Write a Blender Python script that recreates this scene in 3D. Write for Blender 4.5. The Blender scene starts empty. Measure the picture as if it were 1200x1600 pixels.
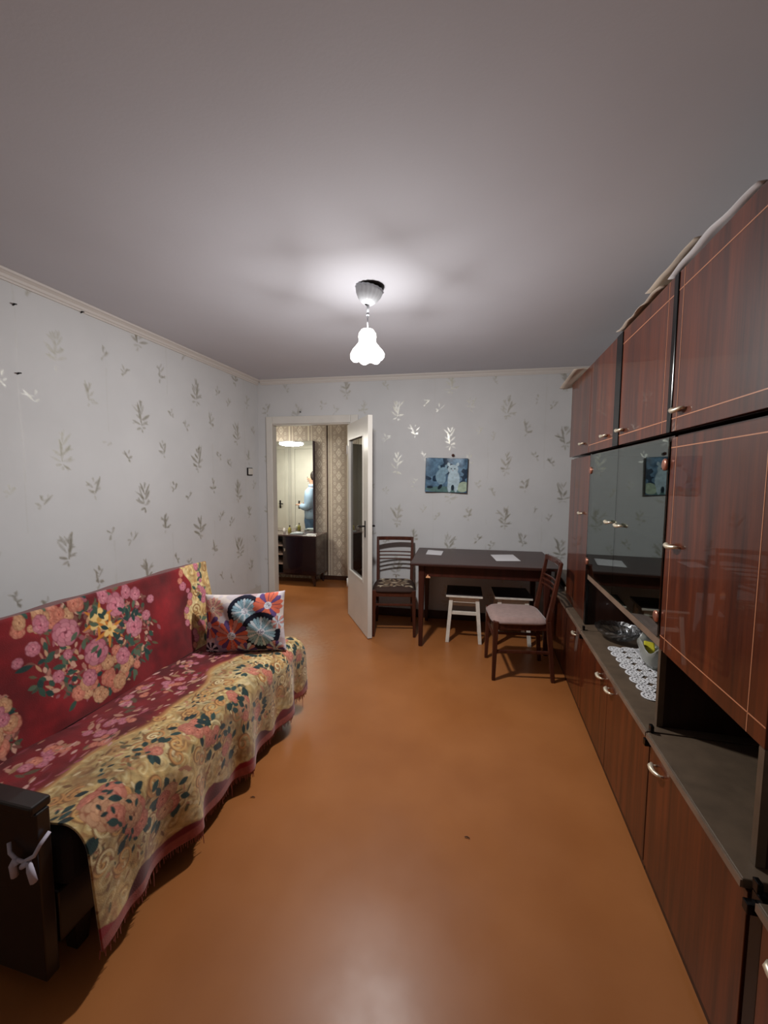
import bpy, math, random
import numpy as np
from mathutils import Vector, Matrix

random.seed(7)
rng = np.random.default_rng(7)
SC = bpy.context.scene
COL = SC.collection

# ------------------------------------------------------------------ camera
CAM_H = 1.45
def cam_axes(p, y, r):
    cy, sy, cp, sp = math.cos(y), math.sin(y), math.cos(p), math.sin(p)
    f = Vector((-sy*cp, cy*cp, -sp)); rt = Vector((cy, sy, 0)); d = f.cross(rt)
    cr, sr = math.cos(r), math.sin(r)
    return rt*cr + d*sr, d*cr - rt*sr, f
rt, dn, fw = cam_axes(math.radians(4.67), math.radians(13.52), math.radians(-0.27))
cam_data = bpy.data.cameras.new('camera')
cam_data.sensor_fit = 'VERTICAL'; cam_data.sensor_height = 32.0
cam_data.lens = 640.0/1600.0*32.0
cam_data.clip_start = 0.02
cam = bpy.data.objects.new('camera', cam_data); COL.objects.link(cam)
m3 = Matrix((rt, -dn, -fw)).transposed()
cam.matrix_world = Matrix.Translation((0, 0, CAM_H)) @ m3.to_4x4()
SC.camera = cam

# ------------------------------------------------------------------ world and exposure
w = bpy.data.worlds.new('world'); SC.world = w; w.use_nodes = True
w.node_tree.nodes['Background'].inputs[0].default_value = (0.25, 0.28, 0.35, 1)
w.node_tree.nodes['Background'].inputs[1].default_value = 0.02
SC.view_settings.view_transform = 'Standard'
SC.view_settings.look = 'None'
SC.view_settings.gamma = 1.0
SC.view_settings.use_curve_mapping = False
SC.view_settings.exposure = 0.0
LAMP_WATTS = 108.0
HALL_STRENGTH = 66.0

# ------------------------------------------------------------------ helpers
def lin(c):
    c = c/255.0
    return c/12.92 if c <= 0.04045 else ((c+0.055)/1.055)**2.4
def rgb(r, g, b): return (lin(r), lin(g), lin(b))

def mat_new(name):
    m = bpy.data.materials.new(name); m.use_nodes = True
    return m, m.node_tree, m.node_tree.nodes['Principled BSDF']
def mat(name, color, rough=0.5, spec=0.5, metal=0.0, coat=0.0, bump=0.0, bscale=60.0, vary=0.0, vscale=6.0, sheen=0.0, stretch=(1, 1, 1)):
    m, nt, b = mat_new(name)
    b.inputs['Base Color'].default_value = (*color, 1)
    b.inputs['Roughness'].default_value = rough
    b.inputs['Specular IOR Level'].default_value = spec
    b.inputs['Metallic'].default_value = metal
    b.inputs['Coat Weight'].default_value = coat
    b.inputs['Coat Roughness'].default_value = 0.04
    b.inputs['Sheen Weight'].default_value = sheen
    if vary or bump:
        tc = nt.nodes.new('ShaderNodeTexCoord'); mp = nt.nodes.new('ShaderNodeMapping')
        mp.inputs['Scale'].default_value = stretch
        nt.links.new(tc.outputs['Object'], mp.inputs[0])
    if vary:
        n = nt.nodes.new('ShaderNodeTexNoise'); n.inputs['Scale'].default_value = vscale; n.inputs['Detail'].default_value = 5
        nt.links.new(mp.outputs[0], n.inputs['Vector'])
        r = nt.nodes.new('ShaderNodeValToRGB')
        lo = tuple(max(0, c*(1-vary)) for c in color); hi = tuple(min(1, c*(1+vary)) for c in color)
        r.color_ramp.elements[0].position = 0.3; r.color_ramp.elements[0].color = (*lo, 1)
        r.color_ramp.elements[1].position = 0.7; r.color_ramp.elements[1].color = (*hi, 1)
        nt.links.new(n.outputs['Fac'], r.inputs[0]); nt.links.new(r.outputs[0], b.inputs['Base Color'])
    if bump:
        n2 = nt.nodes.new('ShaderNodeTexNoise'); n2.inputs['Scale'].default_value = bscale; n2.inputs['Detail'].default_value = 3
        nt.links.new(mp.outputs[0], n2.inputs['Vector'])
        bp = nt.nodes.new('ShaderNodeBump'); bp.inputs['Strength'].default_value = bump; bp.inputs['Distance'].default_value = 0.004
        nt.links.new(n2.outputs['Fac'], bp.inputs['Height']); nt.links.new(bp.outputs[0], b.inputs['Normal'])
    return m
def attr_mat(name, rough=0.7, spec=0.3, sheen=0.0, bump=0.0, bscale=300.0):
    m, nt, b = mat_new(name)
    a = nt.nodes.new('ShaderNodeAttribute'); a.attribute_name = 'Col'
    nt.links.new(a.outputs['Color'], b.inputs['Base Color'])
    b.inputs['Roughness'].default_value = rough; b.inputs['Specular IOR Level'].default_value = spec
    b.inputs['Sheen Weight'].default_value = sheen
    if bump:
        tc = nt.nodes.new('ShaderNodeTexCoord')
        n2 = nt.nodes.new('ShaderNodeTexNoise'); n2.inputs['Scale'].default_value = bscale
        nt.links.new(tc.outputs['Object'], n2.inputs['Vector'])
        bp = nt.nodes.new('ShaderNodeBump'); bp.inputs['Strength'].default_value = bump; bp.inputs['Distance'].default_value = 0.003
        nt.links.new(n2.outputs['Fac'], bp.inputs['Height']); nt.links.new(bp.outputs[0], b.inputs['Normal'])
    return m

def tag(o, label=None, cat=None, group=None, kind=None):
    if label: o['label'] = label
    if cat: o['category'] = cat
    if group: o['group'] = group
    if kind: o['kind'] = kind
    return o
def thing(name, label, cat, loc=(0, 0, 0), rotz=0.0, group=None):
    o = bpy.data.objects.new(name, None); COL.objects.link(o)
    o.location = loc; o.rotation_euler = (0, 0, rotz); o.empty_display_size = 0.1
    return tag(o, label, cat, group)
def root_struct(name, loc=(0, 0, 0), rotz=0.0):
    o = bpy.data.objects.new(name, None); COL.objects.link(o)
    o.location = loc; o.rotation_euler = (0, 0, rotz); o['kind'] = 'structure'
    return o

class MB:
    """collects shapes, builds ONE mesh object"""
    def __init__(s): s.v = []; s.f = []; s.sm = []
    def add(s, vs, fs, smooth=False):
        o = len(s.v); s.v += [tuple(map(float, p)) for p in vs]
        s.f += [tuple(i+o for i in f) for f in fs]; s.sm += [smooth]*len(fs); return s
    def hexa(s, p):   # 8 points: bottom 0-3 ccw, top 4-7 ccw
        return s.add(p, [(3, 2, 1, 0), (4, 5, 6, 7), (0, 1, 5, 4), (1, 2, 6, 5), (2, 3, 7, 6), (3, 0, 4, 7)])
    def box(s, x0, x1, y0, y1, z0, z1):
        return s.hexa([(x0, y0, z0), (x1, y0, z0), (x1, y1, z0), (x0, y1, z0), (x0, y0, z1), (x1, y0, z1), (x1, y1, z1), (x0, y1, z1)])
    def taper(s, p0, a0, p1, a1):   # square-section bar between p0 and p1 with half sizes
        a0 = a0 if isinstance(a0, tuple) else (a0, a0); a1 = a1 if isinstance(a1, tuple) else (a1, a1)
        q = []
        for p, a in ((p0, a0), (p1, a1)):
            q += [(p[0]-a[0], p[1]-a[1], p[2]), (p[0]+a[0], p[1]-a[1], p[2]), (p[0]+a[0], p[1]+a[1], p[2]), (p[0]-a[0], p[1]+a[1], p[2])]
        if p0[2] > p1[2]: q = q[4:]+q[:4]
        return s.hexa(q)
    def bar(s, p0, p1, wx, wz):     # rectangular bar along a mostly horizontal direction
        p0, p1 = Vector(p0), Vector(p1); d = (p1-p0).normalized()
        side = d.cross(Vector((0, 0, 1))); side = side.normalized() if side.length > 1e-4 else Vector((1, 0, 0))
        up = side.cross(d).normalized()
        q = []
        for z in (-1, 1):
            for p, sg in ((p0, -1), (p1, -1), (p1, 1), (p0, 1)):
                q.append(p - side*wx*sg + up*wz*z)
        return s.hexa([q[0], q[1], q[2], q[3], q[4], q[5], q[6], q[7]])
    def tube(s, path, r, n=10, smooth=True, cap=True):
        path = [Vector(p) for p in path]; rs = r if isinstance(r, (list, tuple)) else [r]*len(path)
        vs = []; fs = []; prev = None
        for i, p in enumerate(path):
            d = (path[min(i+1, len(path)-1)] - path[max(i-1, 0)]).normalized()
            if prev is None:
                u = d.orthogonal().normalized()
            else:
                u = (prev - d*prev.dot(d)).normalized()
            prev = u; w_ = d.cross(u)
            for k in range(n):
                a = 2*math.pi*k/n
                vs.append(p + (u*math.cos(a) + w_*math.sin(a))*rs[i])
        for i in range(len(path)-1):
            for k in range(n):
                fs.append((i*n+k, i*n+(k+1) % n, (i+1)*n+(k+1) % n, (i+1)*n+k))
        if cap:
            fs.append(tuple(reversed(range(n)))); fs.append(tuple((len(path)-1)*n+k for k in range(n)))
        return s.add(vs, fs, smooth)
    def lathe(s, prof, n=32, c=(0, 0, 0), mod=None, smooth=True, sx=1.0, sy=1.0):
        vs = []; fs = []
        for i, (r, z) in enumerate(prof):
            for k in range(n):
                a = 2*math.pi*k/n; rr, zz = (r, z) if mod is None else mod(r, z, a, i)
                vs.append((c[0]+rr*math.cos(a)*sx, c[1]+rr*math.sin(a)*sy, c[2]+zz))
        for i in range(len(prof)-1):
            for k in range(n):
                fs.append((i*n+k, i*n+(k+1) % n, (i+1)*n+(k+1) % n, (i+1)*n+k))
        return s.add(vs, fs, smooth)
    def build(s, name, m, parent=None, world=False, bevel=0.0, seg=2):
        off = Vector((0, 0, 0))
        if world and parent is not None:
            p = parent
            while p is not None: off += p.location; p = p.parent
        me = bpy.data.meshes.new(name)
        pts = s.v
        o = bpy.data.objects.new(name, me)
        if parent is None:
            a = np.array(pts); c = Vector(((a[:, 0].min()+a[:, 0].max())/2, (a[:, 1].min()+a[:, 1].max())/2, a[:, 2].min()))
            off = c; o.location = c
        me.from_pydata([(p[0]-off[0], p[1]-off[1], p[2]-off[2]) for p in pts], [], s.f)
        me.polygons.foreach_set('use_smooth', s.sm)
        me.materials.append(m); me.update()
        COL.objects.link(o)
        if parent is not None: o.parent = parent
        if bevel:
            bv = o.modifiers.new('bevel', 'BEVEL'); bv.width = bevel; bv.segments = seg; bv.limit_method = 'ANGLE'
        return o

def copy_mesh(o, parent, loc, rot=None):
    c = o.copy(); COL.objects.link(c); c.parent = parent; c.location = loc
    if rot is not None: c.rotation_euler = rot
    return c

def grid_mesh(name, P, m, colors=None, motif=None, keep=None, parent=None, smooth=True, origin=None):
    """P: (nv,nu,3) numpy positions -> one mesh with optional colour attribute"""
    nv, nu = P.shape[:2]
    idx = np.arange(nv*nu).reshape(nv, nu)
    q = np.stack([idx[:-1, :-1], idx[:-1, 1:], idx[1:, 1:], idx[1:, :-1]], -1).reshape(-1, 4)
    if keep is not None: q = q[keep.reshape(-1)]
    V = P.reshape(-1, 3).astype(np.float64)
    if origin is None and parent is None:
        origin = np.array([(V[:, 0].min()+V[:, 0].max())/2, (V[:, 1].min()+V[:, 1].max())/2, V[:, 2].min()])
    if origin is None: origin = np.zeros(3)
    V = V - np.array(origin)
    me = bpy.data.meshes.new(name)
    me.vertices.add(len(V)); me.vertices.foreach_set('co', V.astype(np.float32).ravel())
    me.loops.add(q.size); me.loops.foreach_set('vertex_index', q.astype(np.int32).ravel())
    me.polygons.add(len(q)); me.polygons.foreach_set('loop_start', np.arange(0, q.size, 4, dtype=np.int32))
    me.polygons.foreach_set('use_smooth', np.full(len(q), smooth))
    if colors is not None:
        a = me.attributes.new('Col', 'FLOAT_COLOR', 'POINT')
        a.data.foreach_set('color', np.concatenate([colors.reshape(-1, 3), np.ones((nv*nu, 1))], 1).astype(np.float32).ravel())
    if motif is not None:
        a = me.attributes.new('motif', 'FLOAT', 'POINT'); a.data.foreach_set('value', motif.astype(np.float32).ravel())
    me.update(calc_edges=True); me.validate()
    me.materials.append(m)
    o = bpy.data.objects.new(name, me); COL.objects.link(o)
    if parent is not None: o.parent = parent
    o.location = origin if parent is None else o.location
    return o

def vnoise(U, V, sc, seed, octv=3):
    r = np.random.default_rng(seed); L = r.random((64, 64)); out = np.zeros_like(U); amp = 0.5; tot = 0
    for k in range(octv):
        x = U*sc+13.7*k; y = V*sc+7.3*k
        xi = np.floor(x).astype(int); yi = np.floor(y).astype(int); fx = x-xi; fy = y-yi
        fx = fx*fx*(3-2*fx); fy = fy*fy*(3-2*fy)
        g = lambda a, b: L[a % 64, b % 64]
        out += amp*((g(xi, yi)*(1-fx)+g(xi+1, yi)*fx)*(1-fy)+(g(xi, yi+1)*(1-fx)+g(xi+1, yi+1)*fx)*fy)
        tot += amp; amp *= 0.5; sc *= 2.1
    return out/tot

class Cv:
    """a flat print: colours (linear) on a (v,u) grid in metres"""
    def __init__(s, U, V, base):
        s.U, s.V = U, V; s.u = U[0]; s.v = V[:, 0]
        s.img = np.empty(U.shape+(3,)); s.img[:] = base
        s.px = abs(s.u[1]-s.u[0])
    def win(s, cu, cv, r):
        i0, i1 = np.searchsorted(s.u, [cu-r, cu+r]); j0, j1 = np.searchsorted(s.v, [cv-r, cv+r])
        return slice(j0, j1), slice(i0, i1)
    def blend(s, sl, a, col):
        a = np.clip(a, 0, 1)[..., None]; s.img[sl] = s.img[sl]*(1-a)+np.asarray(col)*a
    def ell(s, cu, cv, ang, a, b, col, op=1.0, pointy=False):
        sl = s.win(cu, cv, max(a, b)*1.3)
        x = s.U[sl]-cu; y = s.V[sl]-cv
        if x.size == 0: return
        c, n = math.cos(ang), math.sin(ang); p = (x*c+y*n)/a; q = (-x*n+y*c)/b
        if pointy: d = np.abs(q)/np.maximum(1e-3, 1-p*p)*np.where(np.abs(p) < 1, 1, 99); d = np.where(np.abs(p) < 1, d, 9)
        else: d = np.sqrt(p*p+q*q)
        s.blend(sl, (1-d)*min(a, b)/s.px*0.8+0.5, np.asarray(col)) if op == 1.0 else s.blend(sl, np.clip((1-d)*min(a, b)/s.px*0.8+0.5, 0, 1)*op, np.asarray(col))
    def leaf(s, cu, cv, ang, l, wd, col, op=1.0): s.ell(cu+math.cos(ang)*l, cv+math.sin(ang)*l, ang, l, wd, col, op, True)
    def rose(s, cu, cv, r, pal, rd):
        p0, p1, p2 = (np.asarray(p) for p in pal); ph = rd.random()*6
        s.ell(cu, cv, ph, r*.98, r*.9, p0)
        for ring, (n, q, l) in enumerate(((7, .66, .36), (5, .42, .34), (4, .2, .26))):
            for k in range(n):
                a = ph+ring*.5+2*math.pi*k/n+rd.uniform(-.15, .15); t = rd.random()
                c = p1*(1-.45*t)+p2*.45*t; c = c*(.8+.14*ring)
                x, y = cu+math.cos(a)*r*q, cv+math.sin(a)*r*q
                s.ell(x, y, a+1.57, r*l*1.08, r*l*.86, p0*.9); s.ell(x+math.cos(a)*r*.03, y+math.sin(a)*r*.03, a+1.57, r*l*.98, r*l*.74, c)
        s.ell(cu, cv, ph, r*.13, r*.1, p0*.8)
    def curl(s, cu, cv, r, a0, turns, hand, col, wd):
        n = int(26*turns)
        for k in range(n):
            t = k/n; a = a0+hand*t*turns*6.28; q = r*(1-t*.85)
            s.ell(cu+math.cos(a)*q, cv+math.sin(a)*q, a+1.57, wd*2.2, wd*(1-.4*t), col, .8)
    def flower(s, cu, cv, r, col, ctr, n=5, rot=0.0):
        for k in range(n):
            a = rot+2*math.pi*k/n; s.ell(cu+math.cos(a)*r*.55, cv+math.sin(a)*r*.55, a, r*.5, r*.33, col)
        s.ell(cu, cv, 0, r*.25, r*.25, ctr)

# ------------------------------------------------------------------ materials
def wood_mat(name, c0, c1, rough, coat, axis='z', scale=1.0):
    m, nt, b = mat_new(name)
    tc = nt.nodes.new('ShaderNodeTexCoord'); mp = nt.nodes.new('ShaderNodeMapping')
    st = {'z': (22*scale, 22*scale, 1.1*scale), 'x': (1.1*scale, 22*scale, 22*scale), 'y': (22*scale, 1.1*scale, 22*scale)}[axis]
    mp.inputs['Scale'].default_value = st
    nt.links.new(tc.outputs['Object'], mp.inputs[0])
    n = nt.nodes.new('ShaderNodeTexNoise'); n.inputs['Scale'].default_value = 1.0; n.inputs['Detail'].default_value = 6; n.inputs['Roughness'].default_value = 0.65
    nt.links.new(mp.outputs[0], n.inputs['Vector'])
    r = nt.nodes.new('ShaderNodeValToRGB')
    r.color_ramp.elements[0].position = 0.32; r.color_ramp.elements[0].color = (*c0, 1)
    r.color_ramp.elements[1].position = 0.72; r.color_ramp.elements[1].color = (*c1, 1)
    nt.links.new(n.outputs['Fac'], r.inputs[0]); nt.links.new(r.outputs[0], b.inputs['Base Color'])
    b.inputs['Roughness'].default_value = rough; b.inputs['Coat Weight'].default_value = coat; b.inputs['Coat Roughness'].default_value = 0.015
    b.inputs['Specular IOR Level'].default_value = 0.25
    return m
M = {}
M['lacquer'] = wood_mat('lacquered_mahogany', rgb(47, 16, 8), rgb(108, 49, 23), 0.42, 0.58)
M['carcass'] = wood_mat('dark_carcass', rgb(38, 20, 15), rgb(56, 31, 22), 0.45, 0.2)
M['black'] = mat('black_strip', rgb(9, 8, 9), 0.2, spec=.25)
M['inlay'] = mat('pale_inlay', rgb(196, 132, 96), 0.4)
M['worktop'] = mat('worktop_laminate', rgb(90, 75, 60), 0.5, vary=0.18, vscale=14, bump=0.1, bscale=220)
M['worktop_edge'] = mat('worktop_edge', rgb(120, 100, 84), 0.45, vary=0.2, vscale=9)
M['brass'] = mat('pale_brass', rgb(222, 210, 186), 0.3, metal=0.55)
M['clip'] = mat('copper_clip', rgb(170, 112, 92), 0.3, metal=0.6)
M['dark_table'] = wood_mat('table_varnish', rgb(50, 29, 25), rgb(68, 42, 36), 0.38, 0.12, 'x')
M['dark_legs'] = wood_mat('table_leg_varnish', rgb(48, 22, 18), rgb(74, 36, 28), 0.35, 0.3)
M['chair_wood'] = wood_mat('chair_varnish', rgb(58, 28, 20), rgb(88, 46, 32), 0.38, 0.25)
M['white_paint'] = mat('white_gloss_paint', rgb(212, 208, 200), 0.32, vary=0.05, vscale=5)
M['stool_paint'] = mat('stool_white_paint', rgb(214, 208, 196), 0.5, vary=0.12, vscale=22)
M['stool_top'] = mat('stool_dark_top', rgb(52, 44, 46), 0.5, vary=0.2, vscale=10)
M['paper'] = mat('white_paper', rgb(214, 212, 214), 0.7)
M['old_paper'] = mat('old_paper', rgb(196, 182, 166), 0.8, vary=0.12, vscale=8)
M['chrome'] = mat('grey_plastic', rgb(176, 178, 182), 0.3)
M['dark_metal'] = mat('dark_metal', rgb(34, 30, 30), 0.4, metal=0.6)
M['cornice'] = mat('cornice_paint', rgb(206, 200, 194), 0.6)
M['dark_base'] = mat('brown_skirting', rgb(62, 34, 24), 0.45, vary=0.2, vscale=7)
M['sofa_dark'] = mat('sofa_dark_wood', rgb(30, 22, 19), 0.4, coat=0.2, vary=0.2, vscale=9)
M['sofa_red'] = mat('sofa_dark_cloth', rgb(34, 22, 20), 0.9)
M['ribbon'] = mat('white_ribbon', rgb(196, 190, 206), 0.7)
M['print'] = attr_mat('glossy_print', 0.22, 0.5)
M['throw'] = attr_mat('velvet_throw', 0.75, 0.25, sheen=0.25, bump=0.25, bscale=260)
M['pillow'] = attr_mat('pillow_cotton', 0.8, 0.2, bump=0.15, bscale=300)
M['seat_print'] = attr_mat('seat_tapestry', 0.8, 0.2)
M['seat_plain'] = mat('seat_plush', rgb(150, 124, 117), 0.9, vary=0.12, vscale=30, sheen=0.3)
M['fringe'] = mat('pink_fringe', rgb(150, 84, 74), 0.9)

# glass with real transparency and Fresnel reflection
def pane_mat(name, tint, ior=1.5, gloss_col=(1, 1, 1)):
    m = bpy.data.materials.new(name); m.use_nodes = True; nt = m.node_tree
    nt.nodes.remove(nt.nodes['Principled BSDF']); out = nt.nodes['Material Output']
    t = nt.nodes.new('ShaderNodeBsdfTransparent'); t.inputs[0].default_value = (*tint, 1)
    g = nt.nodes.new('ShaderNodeBsdfGlossy'); g.inputs['Roughness'].default_value = 0.01; g.inputs[0].default_value = (*gloss_col, 1)
    f = nt.nodes.new('ShaderNodeFresnel'); f.inputs['IOR'].default_value = ior
    ge = nt.nodes.new('ShaderNodeNewGeometry'); mr = nt.nodes.new('ShaderNodeMapRange')   # same index on both faces of a thin pane
    mr.inputs[3].default_value = ior; mr.inputs[4].default_value = 1.0/ior
    nt.links.new(ge.outputs['Backfacing'], mr.inputs[0]); nt.links.new(mr.outputs[0], f.inputs['IOR'])
    mx = nt.nodes.new('ShaderNodeMixShader')
    nt.links.new(f.outputs[0], mx.inputs[0]); nt.links.new(t.outputs[0], mx.inputs[1]); nt.links.new(g.outputs[0], mx.inputs[2])
    nt.links.new(mx.outputs[0], out.inputs[0])
    return m
M['smoked_glass'] = pane_mat('smoked_glass', (0.45, 0.5, 0.48), 2.3, (0.92, 1, 0.97))
M['door_glass'] = pane_mat('tinted_door_glass', (0.28, 0.25, 0.24), 1.5)
def crystal_mat():
    m = bpy.data.materials.new('cut_crystal'); m.use_nodes = True; nt = m.node_tree
    nt.nodes.remove(nt.nodes['Principled BSDF']); out = nt.nodes['Material Output']
    t = nt.nodes.new('ShaderNodeBsdfTransparent'); t.inputs[0].default_value = (.86, .88, .9, 1)
    g = nt.nodes.new('ShaderNodeBsdfGlossy'); g.inputs['Roughness'].default_value = 0.22
    lw = nt.nodes.new('ShaderNodeLayerWeight'); lw.inputs[0].default_value = .35
    mr = nt.nodes.new('ShaderNodeMapRange'); mr.inputs[3].default_value = .2; mr.inputs[4].default_value = .8
    nt.links.new(lw.outputs['Fresnel'], mr.inputs[0])
    mx = nt.nodes.new('ShaderNodeMixShader'); nt.links.new(mr.outputs[0], mx.inputs[0]); nt.links.new(t.outputs[0], mx.inputs[1]); nt.links.new(g.outputs[0], mx.inputs[2])
    nt.links.new(mx.outputs[0], out.inputs[0]); return m
M['crystal'] = crystal_mat()
M['frosted'] = mat('frosted_glass_dish', rgb(196, 198, 190), 0.25)
M['frosted'].node_tree.nodes['Principled BSDF'].inputs['Transmission Weight'].default_value = 0.55
M['mirror'] = mat('mirror_silver', (0.86, 0.9, 0.86), 0.01, metal=1.0)

def wallpaper_mat(name, base, ink, seed):
    m, nt, b = mat_new(name)
    a = nt.nodes.new('ShaderNodeAttribute'); a.attribute_name = 'motif'
    tc = nt.nodes.new('ShaderNodeTexCoord')
    n = nt.nodes.new('ShaderNodeTexNoise'); n.inputs['Scale'].default_value = 1.7; n.inputs['Detail'].default_value = 4
    nt.links.new(tc.outputs['Object'], n.inputs['Vector'])
    r = nt.nodes.new('ShaderNodeValToRGB')
    r.color_ramp.elements[0].position = 0.3; r.color_ramp.elements[0].color = (*[c*0.90 for c in base], 1)
    r.color_ramp.elements[1].position = 0.7; r.color_ramp.elements[1].color = (*base, 1)
    nt.links.new(n.outputs['Fac'], r.inputs[0])
    n2 = nt.nodes.new('ShaderNodeTexNoise'); n2.inputs['Scale'].default_value = 40; n2.inputs['Detail'].default_value = 2
    nt.links.new(tc.outputs['Object'], n2.inputs['Vector'])
    mul = nt.nodes.new('ShaderNodeMath'); mul.operation = 'MULTIPLY'
    mr = nt.nodes.new('ShaderNodeMapRange'); mr.inputs[1].default_value = 0.3; mr.inputs[2].default_value = 0.62; mr.inputs[3].default_value = 0.45
    nt.links.new(n2.outputs['Fac'], mr.inputs[0]); nt.links.new(mr.outputs[0], mul.inputs[0]); nt.links.new(a.outputs['Fac'], mul.inputs[1])
    mx = nt.nodes.new('ShaderNodeMix'); mx.data_type = 'RGBA'
    nt.links.new(mul.outputs[0], mx.inputs[0]); nt.links.new(r.outputs[0], mx.inputs[6]); mx.inputs[7].default_value = (*ink, 1)
    nt.links.new(mx.outputs[2], b.inputs['Base Color'])
    rg = nt.nodes.new('ShaderNodeMapRange'); rg.inputs[3].default_value = 0.62; rg.inputs[4].default_value = 0.34
    nt.links.new(a.outputs['Fac'], rg.inputs[0]); nt.links.new(rg.outputs[0], b.inputs['Roughness'])
    sp = nt.nodes.new('ShaderNodeMapRange'); sp.inputs[3].default_value = 0.2; sp.inputs[4].default_value = 0.7
    nt.links.new(a.outputs['Fac'], sp.inputs[0]); nt.links.new(sp.outputs[0], b.inputs['Specular IOR Level'])
    mt = nt.nodes.new('ShaderNodeMath'); mt.operation = 'MULTIPLY'; mt.inputs[1].default_value = 0.6; nt.links.new(a.outputs['Fac'], mt.inputs[0]); nt.links.new(mt.outputs[0], b.inputs['Metallic'])   # pearly ink
    n3 = nt.nodes.new('ShaderNodeTexNoise'); n3.inputs['Scale'].default_value = 170
    nt.links.new(tc.outputs['Object'], n3.inputs['Vector'])
    bp = nt.nodes.new('ShaderNodeBump'); bp.inputs['Strength'].default_value = 0.08; bp.inputs['Distance'].default_value = 0.002
    nt.links.new(n3.outputs['Fac'], bp.inputs['Height']); nt.links.new(bp.outputs[0], b.inputs['Normal'])
    return m
M['wallpaper'] = wallpaper_mat('sprig_wallpaper', rgb(208, 208, 208), rgb(176, 173, 158), 1)
M['plaster'] = mat('ceiling_whitewash', rgb(200, 200, 207), 0.85, bump=0.06, bscale=90, vary=0.03, vscale=1.5)
M['plain_wall'] = mat('plain_wallpaper', rgb(196, 192, 186), 0.7, vary=0.06, vscale=3)
M['hall_paper'] = attr_mat('damask_wallpaper', 0.5, 0.3)

# floor paint with the bright hall's reflection painted into its colour
def floor_mat():
    m, nt, b = mat_new('orange_floor_paint')
    tc = nt.nodes.new('ShaderNodeTexCoord')
    n = nt.nodes.new('ShaderNodeTexNoise'); n.inputs['Scale'].default_value = 2.2; n.inputs['Detail'].default_value = 6
    nt.links.new(tc.outputs['Object'], n.inputs['Vector'])
    r = nt.nodes.new('ShaderNodeValToRGB')
    r.color_ramp.elements[0].position = 0.3; r.color_ramp.elements[0].color = (*rgb(150, 92, 48), 1)
    r.color_ramp.elements[1].position = 0.7; r.color_ramp.elements[1].color = (*rgb(165, 105, 58), 1)
    nt.links.new(n.outputs['Fac'], r.inputs[0])
    # pale blotches imitating the hall's reflection by the doorway, each with its own outline
    last = r.outputs[0]
    rough_src = None
    for (cx, cy, sx, sy, amt) in ((-1.72, 3.45, 0.30, 0.35, 0.25), (-1.35, 3.1, 0.2, 0.3, 0.2)):
        mp = nt.nodes.new('ShaderNodeMapping'); mp.vector_type = 'TEXTURE'
        mp.inputs['Location'].default_value = (cx, cy, 0); mp.inputs['Scale'].default_value = (sx, sy, 1)
        nt.links.new(tc.outputs['Object'], mp.inputs[0])
        ln = nt.nodes.new('ShaderNodeVectorMath'); ln.operation = 'LENGTH'; nt.links.new(mp.outputs[0], ln.inputs[0])
        nn = nt.nodes.new('ShaderNodeTexNoise'); nn.inputs['Scale'].default_value = 26; nn.inputs['Detail'].default_value = 5
        nt.links.new(tc.outputs['Object'], nn.inputs['Vector'])
        ad = nt.nodes.new('ShaderNodeMath'); ad.operation = 'MULTIPLY_ADD'; ad.inputs[1].default_value = 1.9; nt.links.new(nn.outputs['Fac'], ad.inputs[0]); nt.links.new(ln.outputs['Value'], ad.inputs[2])
        mr = nt.nodes.new('ShaderNodeMapRange'); mr.inputs[1].default_value = 1.85; mr.inputs[2].default_value = 1.2; mr.inputs[3].default_value = 0; mr.inputs[4].default_value = amt
        nt.links.new(ad.outputs[0], mr.inputs[0])
        mx = nt.nodes.new('ShaderNodeMix'); mx.data_type = 'RGBA'; nt.links.new(mr.outputs[0], mx.inputs[0]); nt.links.new(last, mx.inputs[6]); mx.inputs[7].default_value = (*rgb(190, 158, 132), 1)
        last = mx.outputs[2]
    nt.links.new(last, b.inputs['Base Color'])
    n2 = nt.nodes.new('ShaderNodeTexNoise'); n2.inputs['Scale'].default_value = 3.5; n2.inputs['Detail'].default_value = 5
    nt.links.new(tc.outputs['Object'], n2.inputs['Vector'])
    rr = nt.nodes.new('ShaderNodeMapRange'); rr.inputs[1].default_value = 0.3; rr.inputs[2].default_value = 0.7; rr.inputs[3].default_value = 0.30; rr.inputs[4].default_value = 0.42
    nt.links.new(n2.outputs['Fac'], rr.inputs[0]); nt.links.new(rr.outputs[0], b.inputs['Roughness'])
    bp = nt.nodes.new('ShaderNodeBump'); bp.inputs['Strength'].default_value = 0.05; bp.inputs['Distance'].default_value = 0.01
    n3 = nt.nodes.new('ShaderNodeTexNoise'); n3.inputs['Scale'].default_value = 7
    nt.links.new(tc.outputs['Object'], n3.inputs['Vector']); nt.links.new(n3.outputs['Fac'], bp.inputs['Height']); nt.links.new(bp.outputs[0], b.inputs['Normal'])
    b.inputs['Specular IOR Level'].default_value = 0.3
    return m
M['floor'] = floor_mat()

# ------------------------------------------------------------------ room shell
XL, XR, ZC, YF = -2.40, 1.085, 2.5, -1.3
SL = 0.055; OX, OY = -1.34, 4.14
def yb(x): return OY + SL*(x-OX)            # the back wall stands a little askew
BROT = math.atan(SL)
HX0, HX1 = -4.3, -0.7
HD = 1.355                                   # hall depth behind the wall face
def struct(mb, name, m, **k):
    o = mb.build(name, m, **k); o['kind'] = 'structure'; return o

b = MB(); b.box(HX0-0.1, XR+0.1, YF-0.1, OY+HD+0.25, -0.06, 0.0); o = struct(b, 'floor', M['floor'])
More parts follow.
